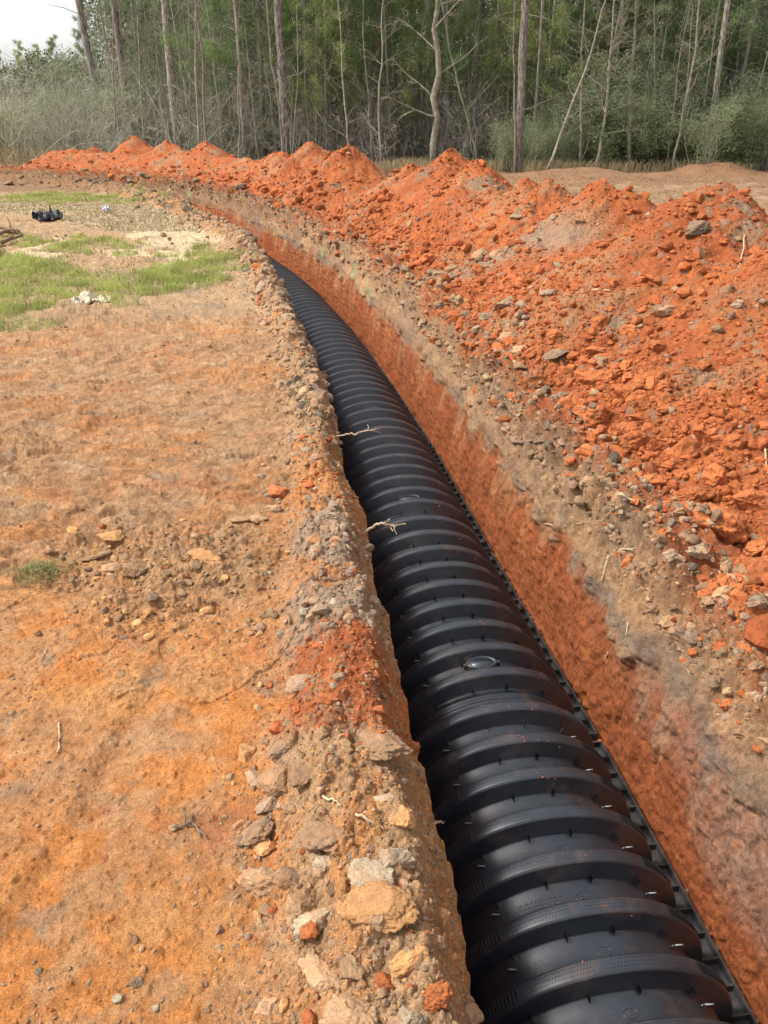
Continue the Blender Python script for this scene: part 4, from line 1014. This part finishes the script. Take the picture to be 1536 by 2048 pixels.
def grass_obj(name, X, Y, Z, h, wd, m, label, cat, lean=.5, kind='stuff'):
    V, Fc = blades(X, Y, Z, h, wd, lean); o = ob(name, np_mesh(name, V, Fc, None, False), m); tag(o, label, cat, kind=kind); return o
n = 300000; Y = rng.uniform(6, 19, n); X = -.52 * Y * rng.random(n) - .2 - .02 * Y
k_ = (rmask(X, Y, REG_GREEN, .04) > .5) & (X < eX(Y) - .15) & (rng.random(n) < sst(-.25, .45, fbm(X * 2.2, Y * 2.2, 5, 510, .6)) * .7 + .02); X, Y = X[k_], Y[k_]; z, _, _ = left_z(X, Y, False)
h = rng.uniform(.02, .10, len(X)) * (1 + .4 * fbm(X * 2, Y * 2, 2, 511)); grass_obj('grass', X, Y, z, h, .006 * (.6 + Y / 12), M_GRASS, 'short bright green grass in patches left of the trench', 'grass')
n = 90000; Y = rng.uniform(6, 19, n); X = -.52 * Y * rng.random(n) - .2 - .02 * Y
st_ = rmask(X, Y, REG_STRAW, .04) > .5; gr_ = rmask(X, Y, REG_GREEN, .07) > .5; k_ = (st_ | (gr_ & (rng.random(n) < .45)) | (rng.random(n) < .05 * sst(0, .4, fbm(X, Y, 3, 512)))) & (X < eX(Y) - .2); X, Y = X[k_], Y[k_]; z, _, _ = left_z(X, Y, False)
grass_obj('dry_grass', X, Y, z, rng.uniform(.02, .06, len(X)), .006 * (.6 + Y / 12), M_DRY, 'flattened straw coloured dead grass left of the trench', 'dry grass', 1.6)
# tall dry grass and needles litter along the foot of the wood
n = 26000; uu_ = rng.uniform(-80, 1650, n); Y = np.where(uu_ < 500, rng.uniform(26, 33, n), rng.uniform(23.2, 26.5, n)); X = (uu_ - 768) / F * Y / 1.13
k_ = fbm(X * .7, Y * .7, 3, 513) > -.05; X, Y = X[k_], Y[k_]; hh = rng.uniform(.12, .65, len(X)) * np.where(X < -9, 1.3, .8)
grass_obj('tall_dry_grass', X, Y, np.zeros(len(X)), hh, .018, M_DRY, 'tall dry grass and stalks along the foot of the wood', 'dry grass', .7)
n = 60000; Y = 27 - 11 * rng.random(n) ** 1.5; X = rng.uniform(1.5, 15, n); k_ = fbm(X * .8, Y * 1.5, 4, 514) > -.15; X, Y = X[k_], Y[k_]; n = len(X); 
grass_obj('leaf_litter', X, Y, right_z(X, Y), rng.uniform(.006, .03, n), .02, M_DEADL, 'brown fallen leaves and needles under the wood edge', 'leaf litter', 2.0)
# the single tuft by the rubble patch
c = px(82, 1152); n = 420; X = c[0] + rng.normal(0, .055, n); Y = c[1] + rng.normal(0, .03, n); z, _, _ = left_z(X, Y, False)
X[:2] = c[0]; Y[:2] = c[1]; V, Fc = blades(X, Y, z, rng.uniform(.02, .07, n), .0035, 1.3); me = np_mesh('grass_tuft', V, Fc, None, False); M_TUFT = simple('tuft_green', (.26, .27, .11), .7, .2, 40, .4, None, 0, .3)
o = ob('grass_tuft', me, M_TUFT); tag(o, 'lone dull green tuft of grass left of the rubble patch', 'grass tuft')

# ---------------------------------------------------------------- roots, sticks and litter
M_ROOT = simple('root', (.44, .33, .21), .85, .2, 60, .25, .002); M_ROOTD = simple('dark_stick', (.20, .13, .085), .9, .2, 60, .3, .002)
def root_obj(name, pix, r0, m, label, cat, lift=.01, seed=1, sub=3, subl=.3, dep=None):
    r = random.Random(seed); pts = []
    for q in pix:
        if len(q) == 3: loc = Vector(pxY(q[0], q[1], q[2])) if q[2] > 0 else cast(q[0], q[1])[0]
        else: loc = cast(q[0], q[1])[0]
        pts.append(loc + Vector((0, 0, lift)))
    fine = []
    for i in range(len(pts) - 1):
        for j in range(5): fine.append(pts[i].lerp(pts[i + 1], j / 5) + Vector((r.gauss(0, 1), r.gauss(0, 1), r.gauss(0, 1))) * r0 * .5)
    fine.append(pts[-1]); n = len(fine); g = MB(); tips = []; base = fine[0].copy(); fine = [p - base for p in fine]
    g.tube(fine, [r0 * (1 - .6 * i / n) for i in range(n)], 6); tot = sum((fine[i + 1] - fine[i]).length for i in range(n - 1))
    for j in range(sub):
        i = r.randrange(n // 3, n - 1); d = (fine[i + 1] - fine[i]).normalized() + Vector((r.gauss(0, .6), r.gauss(0, .6), r.gauss(0, .5)))
        branchy(g, r, fine[i], d, tot * subl * r.uniform(.5, 1), r0 * .5, 0, tips, 4, 0, .3)
    o = ob(name, g.mesh(name), m); o.location = base; tag(o, label, cat); return o
# two roots reaching out over the chambers from the left lip
def over(u, v, Y): return (u, v, Y)
root_obj('tree_root', [over(648, 880, 4.05), over(690, 868, 4.02), over(712, 866, 4.00), over(752, 858, 3.98)], .007, M_ROOT, 'long pale forked root reaching from the left lip out over the chambers', 'root', 0, 3, 6, .22)
root_obj('tree_root', [over(728, 1066, 2.96), over(752, 1050, 2.95), over(770, 1048, 2.94), over(793, 1053, 2.92)], .008, M_ROOT, 'short frayed root clump poking over the chambers from the left lip', 'root', 0, 5, 7, .3)
root_obj('twig', [(868, 1645), over(888, 1644, 1.52)], .004, M_ROOT, 'short stub of root sticking out at the edge beside the pale square block', 'root', 0, 6, 0)
root_obj('twig', [(712, 1632), (735, 1640), (768, 1664)], .004, M_ROOT, 'thin curved twig lying above the pale square block', 'twig', .006, 7, 0)
root_obj('twig', [(645, 1600), (668, 1604), (682, 1616)], .004, M_ROOT, 'thin grey twig above the large domed rock', 'twig', .006, 8, 0)
root_obj('tree_root', [(1090, 1050), (1130, 1054), (1195, 1042)], .004, M_ROOT, 'thin pale root lying along the right lip near the biggest boulder', 'root', .004, 9, 1)
root_obj('tree_root', [(1256, 1245), (1254, 1262), (1250, 1284)], .0035, M_ROOT, 'upper short pale root hanging on the right wall', 'root', .003, 10, 0)
root_obj('tree_root', [(1216, 1306), (1210, 1320), (1204, 1332)], .0032, M_ROOT, 'lower short pale root hanging on the right wall', 'root', .003, 11, 0)
root_obj('tree_root', [(1205, 1165), (1215, 1115), (1245, 1100), (1270, 1098)], .005, M_ROOT, 'looping grey root on the edge of the right wall', 'root', .004, 12, 2)
root_obj('stick', [(1028, 888), (1060, 886), (1090, 884)], .011, M_ROOTD, 'stout dark stick poking out of the right lip', 'stick', .008, 13, 0)
root_obj('tree_root', [(1490, 470), (1482, 520), (1470, 562)], .006, M_ROOT, 'long thin pale root hanging down the nearest mound', 'root', .006, 14, 1)
root_obj('tree_root', [(1070, 610), (1092, 560), (1115, 545), (1128, 552)], .005, M_ROOT, 'curved thin root arching over the topsoil streak', 'root', .01, 15, 0)
root_obj('stick', [(1186, 582), (1222, 584)], .009, M_ROOT, 'short pale stick lying on the orange slope', 'stick', .008, 16, 0)
root_obj('tree_root', [(1528, 880), (1534, 950)], .005, M_ROOT, 'thin pale root hanging at the right frame edge on the bank', 'root', .006, 17, 0)
root_obj('stick', [(1238, 990), (1276, 1008)], .009, M_ROOT, 'short straw coloured stick on the right lip', 'stick', .006, 18, 0)
root_obj('dry_stalk', [(120, 1445), (118, 1480), (116, 1508)], .0028, M_ROOT, 'forked dry stalk lying on the orange path', 'stalk', .004, 19, 3, .4)
root_obj('dry_stalk', [(95, 1300), (82, 1320)], .0026, M_ROOT, 'small dry straw on the orange path below the tuft', 'stalk', .003, 20, 0)
root_obj('dry_stalk', [(345, 1660), (385, 1650), (415, 1680)], .004, M_ROOTD, 'curled dead leaves and twigs on the path left of the cobbles', 'twig', .006, 21, 6, .4)
for k, (a, b_, lab) in enumerate([((-10, 462), (40, 470), 'upper brown branch on the pile at the left frame edge'), ((-10, 478), (36, 466), 'crossed brown branch on the pile at the left frame edge'), ((0, 492), (46, 478), 'lower brown branch on the pile at the left frame edge'), ((-10, 512), (12, 500), 'lowest short branch on the pile at the left frame edge')]):
    root_obj('branch', [a, b_], .03, M_ROOTD, lab, 'branch', .05, 30 + k, 3, .3)
# crumpled sheets
def crumpled(name, u, v, w, d, h, m, label, cat, seed, n=34, holes=0):
    c = cast(u, v)[0]; x = np.linspace(-1, 1, n); X, Y = np.meshgrid(x, x); 
    z = np.abs(fbm(X * 2.2 + seed, Y * 2.2, 4, seed, .65)) * 1.6; ed = 1 - np.clip(np.hypot(X, Y), 0, 1) ** 3
    z = z * (.25 + .75 * ed) * h + .01; XX = X * w * (1 + .35 * fbm(X * 1.2, Y * 1.2, 3, seed + 3)); YY = Y * d * (1 + .35 * fbm(X * 1.2 + 5, Y * 1.2, 3, seed + 4))
    XX = XX + .25 * w * fbm(Y * 2, X, 2, seed + 7); cut = (np.hypot(X, Y) > .86 + .3 * fbm(X * 2, Y * 2, 3, seed + 8)) | (fbm(X * 1.5, Y * 1.5, 2, seed + 9) > .62)
    Fc = grid_faces(n, n); keep = ~cut.ravel()[Fc].any(1); me = np_mesh(name, np.stack([XX, YY, z], -1), Fc[keep], None, True)
    o = ob(name, me, m); md = o.modifiers.new('thick', 'SOLIDIFY'); md.thickness = .004; o.location = c; tag(o, label, cat)
crumpled('plastic_bag', 184, 606, .24, .16, .06, simple('tan_plastic', (.62, .54, .38), .5, .4, 12, .15, None, 0, .25), 'crumpled cream plastic bag at the edge of the grass', 'bag', 3)
crumpled('black_sheet', 98, 438, .27, .40, .13, simple('black_cloth', (.018, .020, .024), .5, .4), 'torn black plastic sheet crumpled on the dead grass at the left', 'plastic sheet', 6)
crumpled('white_scrap', 215, 424, .07, .12, .12, simple('white_scrap', (.75, .77, .80), .5, .4), 'small white scrap of plastic on the dead grass', 'litter', 9, 18)
crumpled('white_scrap', 68, 432, .05, .07, .07, simple('cream_scrap', (.68, .62, .50), .6, .3), 'small cream lump beside the torn black sheet', 'litter', 12, 14)
crumpled('leaf', 145, 1165, .018, .03, .012, M_DEADL, 'single dry brown leaf right of the lone grass tuft', 'leaf', 15, 10)
#TAIL
cam = bpy.data.cameras.new('camera'); co = bpy.data.objects.new('camera', cam); COL.objects.link(co); SC.camera = co
cam.sensor_fit = 'VERTICAL'; cam.sensor_height = 36; cam.sensor_width = 27; cam.lens = F / 2048 * 36; cam.clip_end = 3000; cam.clip_start = .05
co.location = (0, 0, CAMZ); co.rotation_euler = (math.pi / 2 - PITCH, 0, 0)
w = bpy.data.worlds.new('World'); SC.world = w; w.use_nodes = True; nt = w.node_tree; L = nt.links.new
bg = nt.nodes['Background']; sky = nt.nodes.new('ShaderNodeTexSky'); sky.sky_type = 'NISHITA'; sky.sun_disc = False
SUN_EL, SUN_AZ = R(52), R(-88)
sky.sun_elevation = SUN_EL; sky.sun_rotation = SUN_AZ; sky.air_density = 1.0; sky.dust_density = 3.0; sky.ozone_density = 1.0
hs = nt.nodes.new('ShaderNodeHueSaturation'); hs.inputs['Saturation'].default_value = .30; hs.inputs['Value'].default_value = 1.1; L(sky.outputs[0], hs.inputs['Color'])
L(hs.outputs[0], bg.inputs['Color']); bg.inputs['Strength'].default_value = .14
sl = bpy.data.lights.new('sun', 'SUN'); sl.energy = 2.0; sl.angle = R(8); sl.color = (1, .95, .88); so = bpy.data.objects.new('sun', sl); COL.objects.link(so)
# sun direction: azimuth measured from +Y towards +X, the light coming from there
dv = Vector((math.sin(SUN_AZ) * math.cos(SUN_EL), math.cos(SUN_AZ) * math.cos(SUN_EL), math.sin(SUN_EL)))
so.rotation_euler = dv.to_track_quat('Z', 'Y').to_euler()
SC.view_settings.view_transform = 'Standard'; SC.view_settings.look = 'None'; SC.view_settings.gamma = 1; SC.view_settings.exposure = .92
SC.cycles.max_bounces = 6; SC.cycles.diffuse_bounces = 3; SC.cycles.glossy_bounces = 3; SC.cycles.transparent_max_bounces = 4
SC.cycles.use_denoising = True
